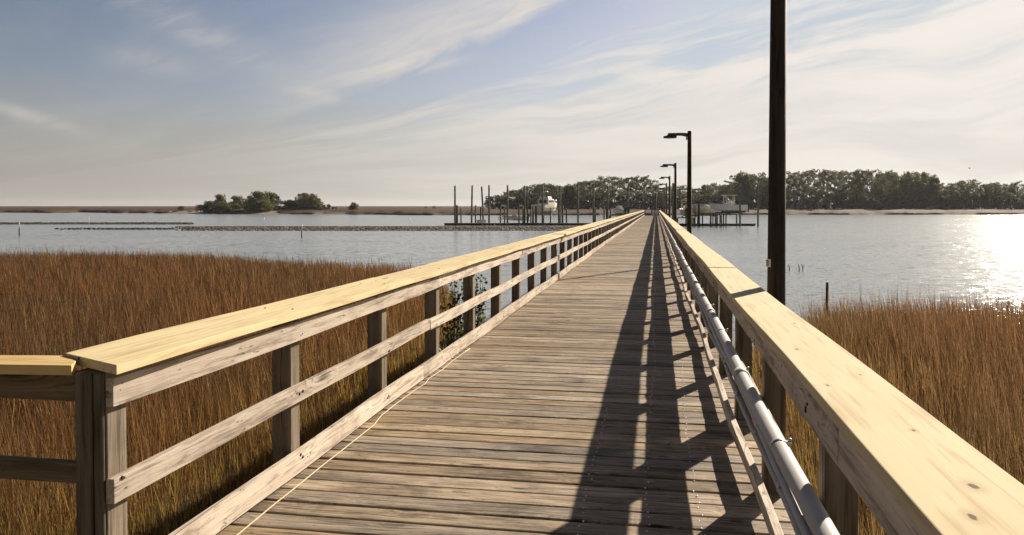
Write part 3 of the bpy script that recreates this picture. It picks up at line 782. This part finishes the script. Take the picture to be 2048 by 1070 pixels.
def tree_proto(kind, name, seedv):
    g = np.random.default_rng(seedv); root = empty(name)
    tr = MB(); cs = []; rs = []
    if kind == 'pine':
        H = 1.0; top = []
        tr.tube([(0, 0, -.02), (.01*g.normal(), .01*g.normal(), .3), (.02*g.normal(), .02*g.normal(), .62), (.02*g.normal(), .02*g.normal(), .96)], [.016, .013, .009, .003], 7)
        nb = 25
        for k in range(nb):
            z = .32+.64*(k/nb)+g.uniform(-.02, .02); a = g.uniform(0, 6.28)
            L = (.185*(1-((z-.62)/.46)**2)+.03)*g.uniform(.6, 1.15)
            e = (math.cos(a)*L, math.sin(a)*L, z+.03+L*.2)
            tr.tube([(0, 0, z-.03), (e[0]*.5, e[1]*.5, z+L*.05), e], [.005, .003, .0015], 5)
            cs.append(e); rs.append(g.uniform(.045, .085))
            if g.random() < .6: cs.append((e[0]*.55, e[1]*.55, z+.03)); rs.append(g.uniform(.03, .055))
        cs.append((0, 0, .97)); rs.append(.06)
        V, Fq, T = leaf_cloud(cs, rs, 55, .022, g, .75)
        mat = PINEL
    elif kind == 'oak':
        tr.tube([(0, 0, -.03), (.02, .01, .2), (.03, 0, .42)], [.035, .026, .018], 8)
        for k in range(60):
            a = g.uniform(0, 6.28); z = g.uniform(.10, .93); L = .44*math.sqrt(max(.02, 1-((z-.36)/.62)**2))*g.uniform(.35, 1.0)
            e = (math.cos(a)*L, math.sin(a)*L, z)
            tr.tube([(.01, 0, .15+z*.2), (e[0]*.5, e[1]*.5, z*.7+.05), e], [.012, .007, .002], 5)
            cs.append(e); rs.append(g.uniform(.09, .17))
        V, Fq, T = leaf_cloud(cs, rs, 90, .045, g, .95)
        mat = OAKL
    else:
        for k in range(5):
            a = g.uniform(0, 6.28); tr.tube([(0, 0, -.03), (math.cos(a)*.1, math.sin(a)*.1, .3), (math.cos(a)*.25, math.sin(a)*.25, .7)], [.02, .012, .004], 5)
        for k in range(26):
            a = g.uniform(0, 6.28); z = g.uniform(.1, .85); L = .52*math.sqrt(max(.03, 1-((z-.2)/.8)**2))*g.uniform(.4, 1.)
            cs.append((math.cos(a)*L, math.sin(a)*L, z)); rs.append(g.uniform(.10, .19))
        V, Fq, T = leaf_cloud(cs, rs, 70, .055, g, .9)
        mat = SHRUBL
    cr = raw('crown', V, Fq, mat, tone=T, parent=root)
    t = tr.build('trunk' if kind != 'shrub' else 'stem', BARK, root)
    return root
PP = {'pine': [tree_proto('pine', 'pine_tree', 100+i) for i in range(6)], 'oak': [tree_proto('oak', 'oak_tree', 200+i) for i in range(4)], 'shrub': [tree_proto('shrub', 'shrub', 300+i) for i in range(4)]}
used = set()
def plant(kind, px, D, top_y, width_px=None, zb=-.8, label='', cat='tree', group=None, lean=0.):
    X, Y = at_d(px, D); H = z_at(top_y, D)-zb
    lst = PP[kind]; pr = random.choice(lst)
    if id(pr) in used: o = copy_tree(pr)
    else: used.add(id(pr)); o = pr
    base_w = {'pine': .46, 'oak': 1.05, 'shrub': 1.15}[kind]
    sxy = H if width_px is None else (width_px*D/F_PX)/base_w
    o.location = (X, Y, zb); o.scale = (sxy, sxy, H); o.rotation_euler = (R(random.uniform(-2, 2)), R(random.uniform(-2, 2)), random.uniform(0, 6.28))
    tag(o, label, cat, group); return o
# little wooded island on the left (column, depth, crown top, width, kind)
isl = [(402, 414, 408, 26, 'shrub'), (418, 418, 402, 30, 'oak'), (440, 424, 389, 34, 'oak'), (428, 408, 403, 34, 'shrub'), (446, 404, 404, 44, 'oak'),
       (474, 424, 392, 40, 'oak'), (500, 415, 392, 34, 'oak'), (519, 407, 383, 56, 'oak'), (543, 421, 385, 44, 'oak'), (523, 399, 401, 50, 'oak'), (566, 420, 399, 30, 'shrub'),
       (582, 418, 400, 36, 'oak'), (604, 420, 387, 46, 'oak'), (622, 412, 388, 50, 'oak'), (634, 407, 401, 32, 'oak'), (653, 408, 406, 18, 'shrub'), (669, 406, 412, 12, 'shrub'), (707, 402, 405, 22, 'oak'), (362, 430, 411, 16, 'shrub'), (868, 520, 411, 12, 'shrub'), (852, 525, 412, 9, 'shrub')]
for i, (x, D, ty, w, kd) in enumerate(isl):
    lone = {17: 'lone small tree on the marsh just right of the wooded island', 18: 'tiny low bush on the marsh just left of the wooded island', 19: 'tiny far bush on the marsh left of the dock pilings', 20: 'smaller far bush beside the tiny far bush on the marsh'}
    nm = 'leafy green tree' if kd == 'oak' else 'low grey green shrub'
    lb = lone.get(i, f'{nm} on the wooded island, number {i+1} of its trees from the left')
    plant(kd, x, D, ty, w, -.9, lb, 'tree' if kd == 'oak' else 'shrub', 'trees on the wooded island')
def top_mid(x): return np.interp(x, [975, 990, 1010, 1040, 1060, 1100, 1150, 1165, 1200, 1290, 1315, 1345, 1370, 1400, 1425, 1450, 1470, 1500, 1520, 1545], [402, 394, 382, 374, 368, 367, 368, 357, 353, 354, 364, 372, 366, 372, 366, 374, 350, 344, 348, 358])
def top_right(x): return np.interp(x, [1545, 1580, 1610, 1680, 1760, 1830, 1860, 1880, 1900, 1920, 1945, 1960, 1980, 2010, 2028, 2048, 2150, 2300], [356, 344, 340, 342, 343, 345, 348, 366, 372, 361, 360, 372, 368, 367, 362, 370, 360, 366])
cnt = 0
def wood_row(x0, x1, step, D0, topf, where, kind_p, dy=0, off=0):
    global cnt
    x = x0; k = 0
    while x < x1:
        k += 1
        kd = 'pine' if random.random() < kind_p else 'oak'
        ty = float(topf(x))+dy+random.choice((0, 0, 2, 5, 9))+random.uniform(-2, 3)
        D = D0+random.uniform(-9, 9)
        w = random.uniform(26, 40) if kd == 'pine' else random.uniform(34, 52)
        nm = 'tall pine' if kd == 'pine' else 'round crowned tree'
        plant(kd, x, D, ty, w, .2, f'{nm}, tree {k} from the left, {where}', 'tree', 'trees, '+where)
        x += step*random.uniform(.75, 1.25)
wood_row(985, 1560, 15, 412, top_mid, 'front row of wood behind dock', .92)
wood_row(1040, 1560, 19, 440, top_mid, 'back row of wood behind dock', .8, 1)
wood_row(1560, 2180, 15, 425, top_right, 'front row of wood right of near pole', .88)
wood_row(1575, 2180, 21, 455, top_right, 'back row of wood right of near pole', .8, 0)
def brush(x0, x1, step, D0, h0, h1, where):
    x = x0; k = 0
    while x < x1:
        k += 1
        plant('shrub', x, D0+random.uniform(-6, 8), random.uniform(h0, h1), random.uniform(24, 40), .1, f'dark brush, clump {k} from left, foot of {where}', 'shrub', 'brush at the foot of the '+where)
        x += step*random.uniform(.8, 1.2)
brush(980, 1560, 15, 402, 388, 404, 'wood behind dock')
brush(1560, 2180, 14, 412, 385, 402, 'wood right of near pole')
brush(1000, 1560, 20, 450, 374, 388, 'wood behind dock, rear')
brush(1560, 2180, 19, 465, 368, 386, 'wood right of near pole, rear')

# leafy bush growing up beside the left railing
def bush(X, Y, zt, rad, n, label, seedv):
    g = np.random.default_rng(seedv); root = empty('bush', (X, Y, WATER)); H = zt-WATER
    tr = MB(); cs = []; rs = []
    for k in range(26):
        a = g.uniform(0, 6.28); L = rad*g.uniform(.2, 1.); z = H*g.uniform(.35, 1.0)
        e = (math.cos(a)*L, math.sin(a)*L, z); tr.tube([(e[0]*.15, e[1]*.15, 0), (e[0]*.5, e[1]*.5, z*.55), e], [.012, .008, .003], 5)
        for q in (.45, .6, .75, .88, 1.):
            cs.append((e[0]*q, e[1]*q, z*(q*.95+.03))); rs.append(.11)
    V, Fq, T = leaf_cloud(cs, rs, n, .05, g)
    raw('leaves', V, Fq, BUSHL, tone=T, parent=root); tr.build('stem', BARK, root)
    tag(root, label, 'bush', 'bushes beside the left railing')
bush(-3.3, 12.9, .45, .45, 9, 'leafy green bush growing up against the left railing', 1)
bush(-3.35, 14.6, .62, .35, 7, 'thin bush with few leaves behind the leafy one at the left railing', 3)

# ------------------------------------------------------------------ oyster reef of rubble
def rubble(x0, x1, D0, D1, n, hmax, size, name, label, seedv):
    g = np.random.default_rng(seedv)
    x = g.uniform(x0, x1, n); t = g.random(n); fade = np.clip((x-x0)/110, .08, 1)
    keep = g.random(n) < fade; x, t = x[keep], t[keep]; n = len(x)
    D = D0+(D1-D0)*t
    L = (x-1024)/F_PX*D; X = L*math.cos(YAW)-D*math.sin(YAW); Y = D*math.cos(YAW)+L*math.sin(YAW)
    z = WATER+hmax*np.sin(np.pi*t)*g.uniform(0, 1, n)
    o = np.array([[1, 0, 0], [0, 1, 0], [-1, 0, 0], [0, -1, 0], [0, 0, 1], [0, 0, -1.]])
    V = o[None]*(size*g.uniform(.35, 1.2, (n, 6, 1)))*np.array([1.25, 1, .55])
    a = g.uniform(0, 6.28, n); ca_, sa_ = np.cos(a), np.sin(a)
    Vx = V[..., 0]*ca_[:, None]-V[..., 1]*sa_[:, None]; Vy = V[..., 0]*sa_[:, None]+V[..., 1]*ca_[:, None]
    V = np.stack([Vx+X[:, None], Vy+Y[:, None], V[..., 2]+z[:, None]], -1)
    fc = np.array([[0, 1, 4], [1, 2, 4], [2, 3, 4], [3, 0, 4], [1, 0, 5], [2, 1, 5], [3, 2, 5], [0, 3, 5]])
    Fq = (np.arange(n)[:, None, None]*6+fc[None]).reshape(-1, 3)
    tag(raw(name, V.reshape(-1, 3), Fq, ROCKM if seedv == 1 else ROCKD), label, 'reef', kind='stuff')
rubble(345, 1210, 118, 141, 16000, .26, .27, 'oyster_reef', 'long low reef of broken rubble in front of the dock', 1)
rubble(-260, 385, 161, 170, 5000, .24, .34, 'oyster_reef', 'thin dark line of rubble far out on the left water', 2)
rubble(110, 345, 124, 128, 500, .12, .35, 'oyster_reef', 'broken row of low stones between the left reefs', 3)

# ------------------------------------------------------------------ markers, stakes, sticks
def marker(px, yb, yt, label, w=.05, two=True):
    D = F_PX*(CAM_H-WATER)/(yb-414); X, Y = at_d(px, D); zt = z_at(yt, D)
    root = empty('marker_stake', (X, Y, WATER)); h = zt-WATER
    tag(root, label, 'stake', 'marker stakes in the bay')
    if two:
        b_ = MB(); b_.tube([(0, 0, -.5), (.02, 0, h*.55)], w*1.3, 8); b_.build('wooden_stake', DARKWOOD, root)
        b_ = MB(); b_.tube([(.02, 0, h*.552), (.05, 0, h)], w*.8, 8); b_.build('white_pipe', WHITEP, root)
    else:
        b_ = MB(); b_.tube([(0, 0, -.5), (.02, 0, h)], w, 8); b_.build('pipe', WHITEP, root)
marker(38, 471, 444, 'white topped marker stake in the water at the far left', .06)
marker(603, 476, 449, 'white topped marker stake in front of the reef', .05)
marker(178, 449, 432, 'thin pale marker pipe near the left line of rubble', .035, False)
marker(528, 448, 434, 'thin pale marker pipe behind the left end of the reef', .035, False)
marker(820, 448, 435, 'thin pale marker pipe behind the middle of the reef', .035, False)
X, Y = at_d(1655, 21.5); b_ = MB(); b_.tube([(0, 0, -2.1), (.0, 0, -1.4), (.01, 0, z_at(565, 21.5))], [.036, .04, .035], 10, tone=.5)
o = b_.build('stake', POLEW); o.location = (X, Y, 0); tag(o, 'short dark wooden stake standing in the grass right of the near pole', 'stake')
for i, (px, yb, lb) in enumerate(((1579, 541, 'curved dark twig in the water just right of the near pole'), (1599, 543, 'tallest dark stick in the water right of the near pole'), (1606, 541, 'forked dark stick beside the tallest stick in the water'))):
    D = F_PX*3.5/(yb-414); X, Y = at_d(px, D); b_ = MB(); h = .42-.06*(i != 1)
    b_.tube([(0, 0, -.3), (.01, 0, h*.4), (-.03, 0, h*.8), (-.07 if i else .02, 0, h)], [.028, .026, .02, .01], 7)
    if i == 2: b_.tube([(0, 0, h*.3), (.08, 0, h*.55), (.05, 0, h*.95)], [.02, .018, .008], 7)
    o = b_.build('stick', DARKWOOD); o.location = (X, Y, WATER); tag(o, lb, 'stick')

# ------------------------------------------------------------------ docks
def float_dock(px0, px1, D, label, depth=2.6):
    x0, y0 = at_d(px0, D); x1, y1 = at_d(px1, D); L = math.hypot(x1-x0, y1-y0); a = math.atan2(y1-y0, x1-x0)
    root = empty('floating_dock', (x0, y0, WATER), a); tag(root, label, 'dock')
    b_ = MB(); k = 0.
    while k < L-.1:
        b_.box(k+.06, min(L, k+2.4)-.06, .1, depth-.1, -.2, .26); k += 2.4
    b_.build('float', FLOATM, root, bevel=.03)
    b_ = MB(); b_.box(0, L, 0, .07, .265, .42, .2); b_.box(0, L, depth-.07, depth, .265, .42, .2); b_.build('fender_board', DARKWOOD, root)
    b_ = MB(); k = 0.
    while k < L:
        b_.box(k, min(L, k+.16), .075, depth-.075, .37, .43); k += .19
    b_.build('deck', DARKWOOD, root)
    return root, L, a
dockL, LL, LA = float_dock(888, 1296, 152, 'long low floating dock left of the boardwalk end')
dockR, LR, RA = float_dock(1345, 1512, 148, 'low floating dock right of the boardwalk end below the white boats')
for px, D, w in ((1292, 151, .8),):
    pass
# ramp joining boardwalk end and docks
b_ = MB()
b_.loft([[(-2.1, 150.4, -.05), (.6, 150.4, -.05), (.6, 150.4, 0), (-2.1, 150.4, 0)], [(-1.6, 162, -1.5), (.2, 162, -1.5), (.2, 162, -1.44), (-1.6, 162, -1.44)]])
tag(b_.build('gangway', DARKWOOD), 'gangway sloping down behind the gate at the boardwalk end', 'gangway')
# tall and short pilings (column, top, depth, lean in metres)
def piling(px, top, D, r, label, lean=0., mat=GREENP, group='tall dock pilings'):
    X, Y = at_d(px, D); h = z_at(top, D)-WATER
    key = (round(r, 2),)
    b_ = MB(); b_.tube([(0, 0, -1.2), (lean*.4, 0, h*.45), (lean, 0, h-.12), (lean, 0, h)], [r*1.12, r*1.05, r, r*.55], 12, tone=random.random())
    o = b_.build('piling', mat); o.location = (X, Y, WATER); o.rotation_euler = (0, 0, YAW); tag(o, label, 'piling', group); return o
tall = [(910, 371), (943, 370.5), (967, 373), (978, 370), (1015, 370), (1049, 371), (1055, 372), (1085, 371), (1120, 371), (1156, 370), (1187, 371), (1215, 372), (1256, 372)]
for i, (px, ty) in enumerate(tall):
    piling(px, ty, 156+random.uniform(-2, 3), .17 if px not in (1055, 1215) else .14, f'tall green piling, number {i+1} from the left end of the left dock', {943: .15, 967: -.35}.get(px, .05*random.uniform(-1, 1)))
piling(1311, 385, 153, .2, 'tall green piling standing right behind the gate')
piling(1346, 366, 151, .2, 'tall green piling close behind the second and third lamp posts')
piling(1480, 366, 144, .15, 'tall green piling at the stern of the grey white boat')
piling(1516, 366, 142, .15, 'tall green piling past the right tip of the right dock')
short = [(914, 410), (922, 415), (951, 410), (961, 414), (1001, 412), (1009, 414), (1038, 411), (1046, 412), (1066, 412), (1072, 412), (1118, 411), (1125, 411), (1133, 418), (1190, 415), (1208, 412), (1213, 413), (1221, 416), (1250, 411)]
for i, (px, ty) in enumerate(short):
    piling(px, ty, 155+random.uniform(-1.5, 3), .19 if px in (914, 1066, 1072, 1118, 1125, 1190) else .13, f'short dock piling, number {i+1} from the left along the left dock', 0, GREENP if i % 3 else DARKWOOD, 'short dock pilings')
shr = [(1372, 418), (1390, 412), (1398, 408), (1405, 424), (1421, 431), (1426, 431), (1431, 431), (1442, 412), (1447, 416), (1452, 419)]
for i, (px, ty) in enumerate(shr):
    piling(px, ty, 147+random.uniform(-1, 2), .19 if px in (1398, 1442) else .12, f'short dock piling, number {i+1} from the left under the right boats', 0, GREENP if i % 2 else DARKWOOD, 'short pilings under the right boats')

# ------------------------------------------------------------------ boats
def hull_mesh(L, B, Hh, bow=1.3, chine=.55):
    """bow to +X, keel at z=0; returns side skin rings from stern to bow"""
    st = [0, .15, .35, .55, .72, .86, .95, 1.0]; rings = []
    for s in st:
        x = -L/2+L*s; wdt = B/2*(1-max(0, (s-.45)/.55)**2.3); sheer = Hh*(1+.22*s**2)
        kz = .0+max(0, (s-.6)/.4)**2*Hh*.55; cz = Hh*.28+max(0, (s-.5)/.5)**1.6*Hh*.45
        wdt = max(wdt, .02); xr = x+ (s > .8)*(s-.8)*bow
        rings.append([(xr*1.0, 0, kz), (x, wdt*.85, cz), (xr, wdt*.98, (cz+sheer)/2), (xr+ (s > .8)*.2, wdt, sheer), (xr+(s > .8)*.2, -wdt, sheer), (xr, -wdt*.98, (cz+sheer)/2), (x, -wdt*.85, cz)])
    return rings
def outboard(parent, x, y, z, s=1.):
    b_ = MB()
    b_.loft([[(x-.05*s, y-.2*s, z+.55*s), (x-.05*s, y+.2*s, z+.55*s), (x-.6*s, y+.2*s, z+.5*s), (x-.6*s, y-.2*s, z+.5*s)],
             [(x-.0*s, y-.22*s, z+.8*s), (x-.0*s, y+.22*s, z+.8*s), (x-.68*s, y+.22*s, z+.78*s), (x-.68*s, y-.22*s, z+.78*s)],
             [(x-.12*s, y-.16*s, z+1.15*s), (x-.12*s, y+.16*s, z+1.15*s), (x-.6*s, y+.16*s, z+1.08*s), (x-.6*s, y-.16*s, z+1.08*s)]])
    b_.loft([[(x-.12*s, y-.08*s, z-.5*s), (x-.12*s, y+.08*s, z-.5*s), (x-.4*s, y+.05*s, z-.5*s), (x-.4*s, y-.05*s, z-.5*s)],
             [(x-.1*s, y-.12*s, z+.55*s), (x-.1*s, y+.12*s, z+.55*s), (x-.5*s, y+.1*s, z+.55*s), (x-.5*s, y-.1*s, z+.55*s)]])
    b_.tube([(x-.6*s, y, z-.42*s), (x-.05*s, y, z-.42*s)], [.08*s, .05*s], 8)
    return b_.build('outboard_motor', BLACKP, parent, bevel=.02)
def lift(loc, rz, L, B, zb, label, top=False):
    root = empty('boat_lift', (loc[0], loc[1], WATER), rz); tag(root, label, 'boat lift', 'boat lifts at the docks')
    zz = zb-WATER
    for s in (-.28, .28): b_ = MB(); b_.box(L*s-.1, L*s+.1, -B/2-.5, B/2+.5, zz-.32, zz-.14); b_.build('cradle_beam', GALV, root, bevel=.01)
    for s in (-.5, .5): b_ = MB(); b_.box(-L*.36, L*.36, B*s*.5-.08, B*s*.5+.08, zz-.137, zz+.06); b_.build('bunk', DARKWOOD, root)
    for s in ((-1, 1) if top else ()): b_ = MB(); b_.box(-L*.37, L*.37, s*(B/2+.65)-.09, s*(B/2+.65)+.09, zz+1.0, zz+1.2); b_.build('top_beam', DARKWOOD, root, bevel=.01)
    for s in (-1, 1):
        for e in (-.28, .28):
            if not top: b_ = MB(); b_.tube([(L*e*1.0, s*(B/2+.38), -.9), (L*e*1.0, s*(B/2+.38), zz-.33)], .13, 10); b_.build('lift_post', GREENP, root); continue
            b_ = MB(); b_.tube([(L*e, s*(B/2+.42), zz-.14), (L*e, s*(B/2+.6), zz+1.0)], .02, 6); b_.build('cable', GALV, root)
            b_ = MB(); b_.tube([(L*e*1.3, s*(B/2+.65), -.9), (L*e*1.3, s*(B/2+.65), zz+.998)], .13, 10); b_.build('lift_post', GREENP, root)
    return root
# cabin cruiser on the left lift, stern quarter towards us
X, Y = at_d(1094, 160); zb = z_at(427, 160); rz = YAW+R(62)
cr = empty('cabin_cruiser', (X, Y, zb), rz); tag(cr, 'cream cabin cruiser with flybridge lifted high out of the water at the left dock', 'boat')
L_, B_, H_ = 8.2, 3.0, 1.75
b_ = MB(); b_.loft(hull_mesh(L_, B_, H_), sm=False); b_.build('hull', CREAM, cr, bevel=.03)
b_ = MB(); rg = hull_mesh(L_*.93, B_*1.012, H_)
b_.loft([[r_[0], r_[1], r_[6]] for r_ in [[(p[0]-.05, p[1]*1.012, p[2]-.015) for p in q] for q in rg]]); b_.build('bottom_paint', DKBLUE, cr)
b_ = MB()
b_.loft([[(-1.9, -1.2, 1.85), (2.6, -.8, 2.1), (2.6, .8, 2.1), (-1.9, 1.2, 1.85)], [(-1.7, -1.1, 2.85), (1.5, -.8, 2.85), (1.5, .8, 2.85), (-1.7, 1.1, 2.85)]]); cb = b_.build('cabin', WHITEP, cr, bevel=.04)
b_ = MB()
for s in (-1, 1):
    b_.loft([[(-1.3, s*1.165, 2.25), (1.3, s*.93, 2.3), (1.3, s*.96, 2.3), (-1.3, s*1.19, 2.25)], [(-1.25, s*1.13, 2.65), (1.1, s*.88, 2.65), (1.1, s*.91, 2.65), (-1.25, s*1.155, 2.65)]])
b_.box(-1.86, -1.83, -.8, .8, 2.1, 2.7); b_.build('window', GLASS, cb)
b_ = MB(); b_.loft([[(-1.6, -1.0, 2.86), (.9, -.8, 2.86), (.9, .8, 2.86), (-1.6, 1.0, 2.86)], [(-1.5, -.9, 3.35), (.5, -.75, 3.35), (.5, .75, 3.35), (-1.5, .9, 3.35)]]); b_.build('flybridge', WHITEP, cr, bevel=.03)
b_ = MB()
for s in (-1, 1): b_.tube([(-1.3, s*.85, 3.3), (-1.1, s*.75, 4.3), (-1.0, 0, 4.35)], .03, 8); b_.tube([(.4, s*.7, 3.3), (.2, s*.65, 4.2)], .025, 8)
b_.tube([(-.9, 0, 4.3), (-.9, 0, 5.3)], .015, 6); b_.build('radar_arch', WHITEP, cr)
b_ = MB(); b_.loft([[(-.5, -.3, 4.3), (0, -.3, 4.3), (0, .3, 4.3), (-.5, .3, 4.3)], [(-.4, -.2, 4.5), (-.1, -.2, 4.5), (-.1, .2, 4.5), (-.4, .2, 4.5)]]); b_.build('radar_dome', WHITEP, cr, bevel=.05)
b_ = MB(); pr_ = [r_[3] for r_ in hull_mesh(L_, B_, H_)]; 
for s in (1, -1):
    pth = [(p[0], p[1]*s*.95, p[2]+.6) for p in pr_[3:]]; b_.tube(pth, .02, 6)
    for p in pr_[3:]: b_.tube([(p[0], p[1]*s*.95, p[2]), (p[0], p[1]*s*.95, p[2]+.6)], .015, 6)
b_.build('bow_rail', GALV, cr)
lift((X, Y), rz, 8, 3.0, zb, 'lift that holds the cream cabin cruiser at the left dock', True)

def console_boat(px, D, keel_y, L, B, H, rz, label, hullm, ttop=True, name='motor_boat', motors=1, cover=False):
    X, Y = at_d(px, D); zb = z_at(keel_y, D); r0 = empty(name, (X, Y, zb), rz); tag(r0, label, 'boat')
    b_ = MB(); b_.loft(hull_mesh(L, B, H)); b_.build('hull', hullm, r0, bevel=.02)
    b_ = MB(); rg = [[(p[0]-.03, p[1]*1.012, p[2]-.015) for p in q] for q in hull_mesh(L*.93, B*1.0, H)]
    b_.loft([[r_[0], r_[1], r_[6]] for r_ in rg]); b_.build('bottom_paint', DKBLUE, r0)
    b_ = MB(); pr_ = [q[3] for q in hull_mesh(L, B, H)]
    for s in (-1, 1): b_.tube([(p[0], p[1]*s, p[2]+.02) for p in pr_], .05, 6)
    b_.build('rub_rail', WHITEP if hullm is not WHITEP else BLACKP, r0)
    if cover:
        b_ = MB(); rr_ = []
        for i, p in enumerate(pr_):
            hgt_ = .55*math.sin(math.pi*min(.9, .12+i*.11)); rr_.append([(p[0], -p[1]*1.01, p[2]-.25), (p[0], p[1]*1.01, p[2]-.25), (p[0], p[1]*1.01, p[2]+.06), (p[0], p[1]*.4, p[2]+hgt_), (p[0], -p[1]*.4, p[2]+hgt_), (p[0], -p[1]*1.01, p[2]+.06)])
        b_.loft(rr_); b_.build('cover', CREAM, r0, bevel=.02)
    else:
        b_ = MB(); b_.loft([[(-.6, -.5, H+.0), (.6, -.45, H+.0), (.6, .45, H+.0), (-.6, .5, H+.0)], [(-.5, -.45, H+.75), (.25, -.4, H+.75), (.25, .4, H+.75), (-.5, .45, H+.75)]]); cn = b_.build('console', WHITEP, r0, bevel=.03)
        b_ = MB(); b_.loft([[(.42, -.4, H+.76), (.45, -.4, H+.76), (.45, .4, H+.76), (.42, .4, H+.76)], [(.12, -.36, H+1.25), (.15, -.36, H+1.25), (.15, .36, H+1.25), (.12, .36, H+1.25)]]); b_.build('windshield', GLASS, cn)
    if ttop:
        b_ = MB()
        for s in (-1, 1):
            b_.tube([(-1.0, s*.7, H), (-.9, s*.7, H+1.75)], .035, 8); b_.tube([(.9, s*.7, H), (.7, s*.7, H+1.75)], .035, 8)
            b_.tube([(-.95, s*.7, H+.4), (.75, s*.7, H+1.7)], .025, 8)
        b_.build('top_frame', WHITEP, r0)
        b_ = MB(); b_.box(-1.4, 1.3, -.95, .95, H+1.77, H+1.84); b_.build('hard_top', CREAM, r0, bevel=.02)
    for k in range(motors):
        outboard(r0, -L/2-.02, (k-(motors-1)/2)*.7, H*.45, .95)
    return r0, (X, Y), zb
r0, xy, zb = console_boat(1457, 146, 425, 6.4, 2.3, 1.35, YAW+R(176), 'grey white motor boat with hard top frame lifted above the right dock', GREYH)
lift(xy, YAW+R(176), 6.4, 2.3, zb, 'lift that holds the grey white boat with the hard top')
r0, xy, zb = console_boat(1409, 149, 430, 6.6, 2.5, 1.35, YAW+R(186), 'long cream covered boat on the lift left of the grey white boat', OLIVE, False, cover=True)
lift(xy, YAW+R(186), 6.6, 2.5, zb, 'lift that holds the long cream covered boat')
r0, xy, zb = console_boat(1371, 151, 433, 6.0, 2.3, 1.3, YAW+R(80), 'white motor boat seen end on just right of the lamp posts', WHITEP, True, motors=1)
lift(xy, YAW+R(80), 6, 2.3, zb, 'lift that holds the white boat seen end on')
r0, xy, zb = console_boat(1238, 158, 429, 5.0, 2.0, 1.0, YAW+R(115), 'small white skiff with black motor on the left dock near the gate', WHITEP, False, motors=2)
lift(xy, YAW+R(115), 5, 2.0, zb, 'lift that holds the small white skiff near the gate')
r0, xy, zb = console_boat(1029, 168, 441, 5.2, 1.9, .75, YAW+R(178), 'low white skiff floating behind the left dock', WHITEP, False)
# dock box, benches, ladder
def dock_item(px, D, yb):
    X, Y = at_d(px, D); return X, Y, z_at(yb, D)
X, Y, Z = dock_item(963, 151.6, 449.5); bx = empty('dock_box', (X, Y, WATER+.43), YAW); tag(bx, 'pale grey dock box on the left dock near its tall pilings', 'dock box')
b_ = MB(); b_.loft([[(-.85, -.32, 0), (.85, -.32, 0), (.85, .32, 0), (-.85, .32, 0)], [(-.9, -.36, .5), (.9, -.36, .5), (.9, .36, .5), (-.9, .36, .5)]]); b_.build('body', GREYH, bx, bevel=.02)
b_ = MB(); b_.loft([[(-.94, -.4, .503), (.94, -.4, .503), (.94, .4, .503), (-.94, .4, .503)], [(-.88, -.34, .66), (.88, -.34, .66), (.88, .34, .66), (-.88, .34, .66)]]); b_.build('lid', WHITEP, bx, bevel=.02)
for i, (px, D) in enumerate(((1007, 156), (1043, 156))):
    X, Y, Z = dock_item(px, D, 413); b_ = MB(); t_ = empty('lift_motor', (X, Y, Z), YAW); tag(t_, ('left' if i == 0 else 'right')+' of two white lift motor housings on the short pilings', 'lift motor', 'lift motors')
    b_.box(-.45, .45, -.12, .12, .0, .1); b_.build('beam', GALV, t_, bevel=.01)
    b_ = MB(); b_.tube([(-.42, 0, .2), (.15, 0, .2)], .12, 10); b_.build('motor', WHITEP, t_)
    b_ = MB(); b_.tube([(-.4, -.15, .1), (-.42, -.15, .5)], .04, 6); b_.build('handle', WHITEP, t_)
# life ring on the short piling
X, Y, Z = dock_item(1001, 151, 437); t_ = MB(); rg = [(math.cos(a)*.36, 0, math.sin(a)*.36) for a in [2*math.pi*k/16 for k in range(17)]]
t_.tube(rg, .09, 8); o = t_.build('life_ring', WHITEP); o.location = (X, Y-.1, Z); o.rotation_euler = (0, 0, YAW); tag(o, 'white life ring hanging on a short piling at the left dock', 'life ring')

# tiny bird over the right wood
X, Y = at_d(1938, 190); b_ = MB()
b_.tube([(-.22, 0, 0), (-.1, 0, .02), (.1, 0, .03), (.2, 0, .03), (.27, 0, .02)], [.02, .07, .07, .04, .01], 8)
br = b_.build('bird', BLACKP); br.location = (X, Y, z_at(337, 190)); br.rotation_euler = (0, 0, 2.6)
b_ = MB()
for s in (-1, 1):
    b_.loft([[(-.1, s*.05, .05), (.12, s*.05, .05), (.12, s*.05, .065), (-.1, s*.05, .065)], [(-.02, s*.4, .22), (.13, s*.4, .22), (.13, s*.4, .23), (-.02, s*.4, .23)], [(.0, s*.75, .14), (.04, s*.75, .14), (.04, s*.75, .145), (.0, s*.75, .145)]])
b_.build('wings', BLACKP, br); tag(br, 'tiny dark bird flying above the wood on the right', 'bird')
bpy.context.view_layer.update()

# ------------------------------------------------------------------ haze
hzm = bpy.data.materials.new('sea_haze'); hzm.use_nodes = True; H_ = NT(hzm.node_tree); H_.n.clear()
vol = H_.add('ShaderNodeVolumePrincipled'); vol.inputs['Color'].default_value = (.92, .93, 1., 1); vol.inputs['Density'].default_value = .00006; vol.inputs['Anisotropy'].default_value = .3
ho = H_.add('ShaderNodeOutputMaterial'); H_.l.new(vol.outputs[0], ho.inputs['Volume'])
bm = MB(); bm.box(-S-50, S+50, -260, 6050, -5.5, 45, .5); tag(bm.build('haze', hzm), kind='stuff')
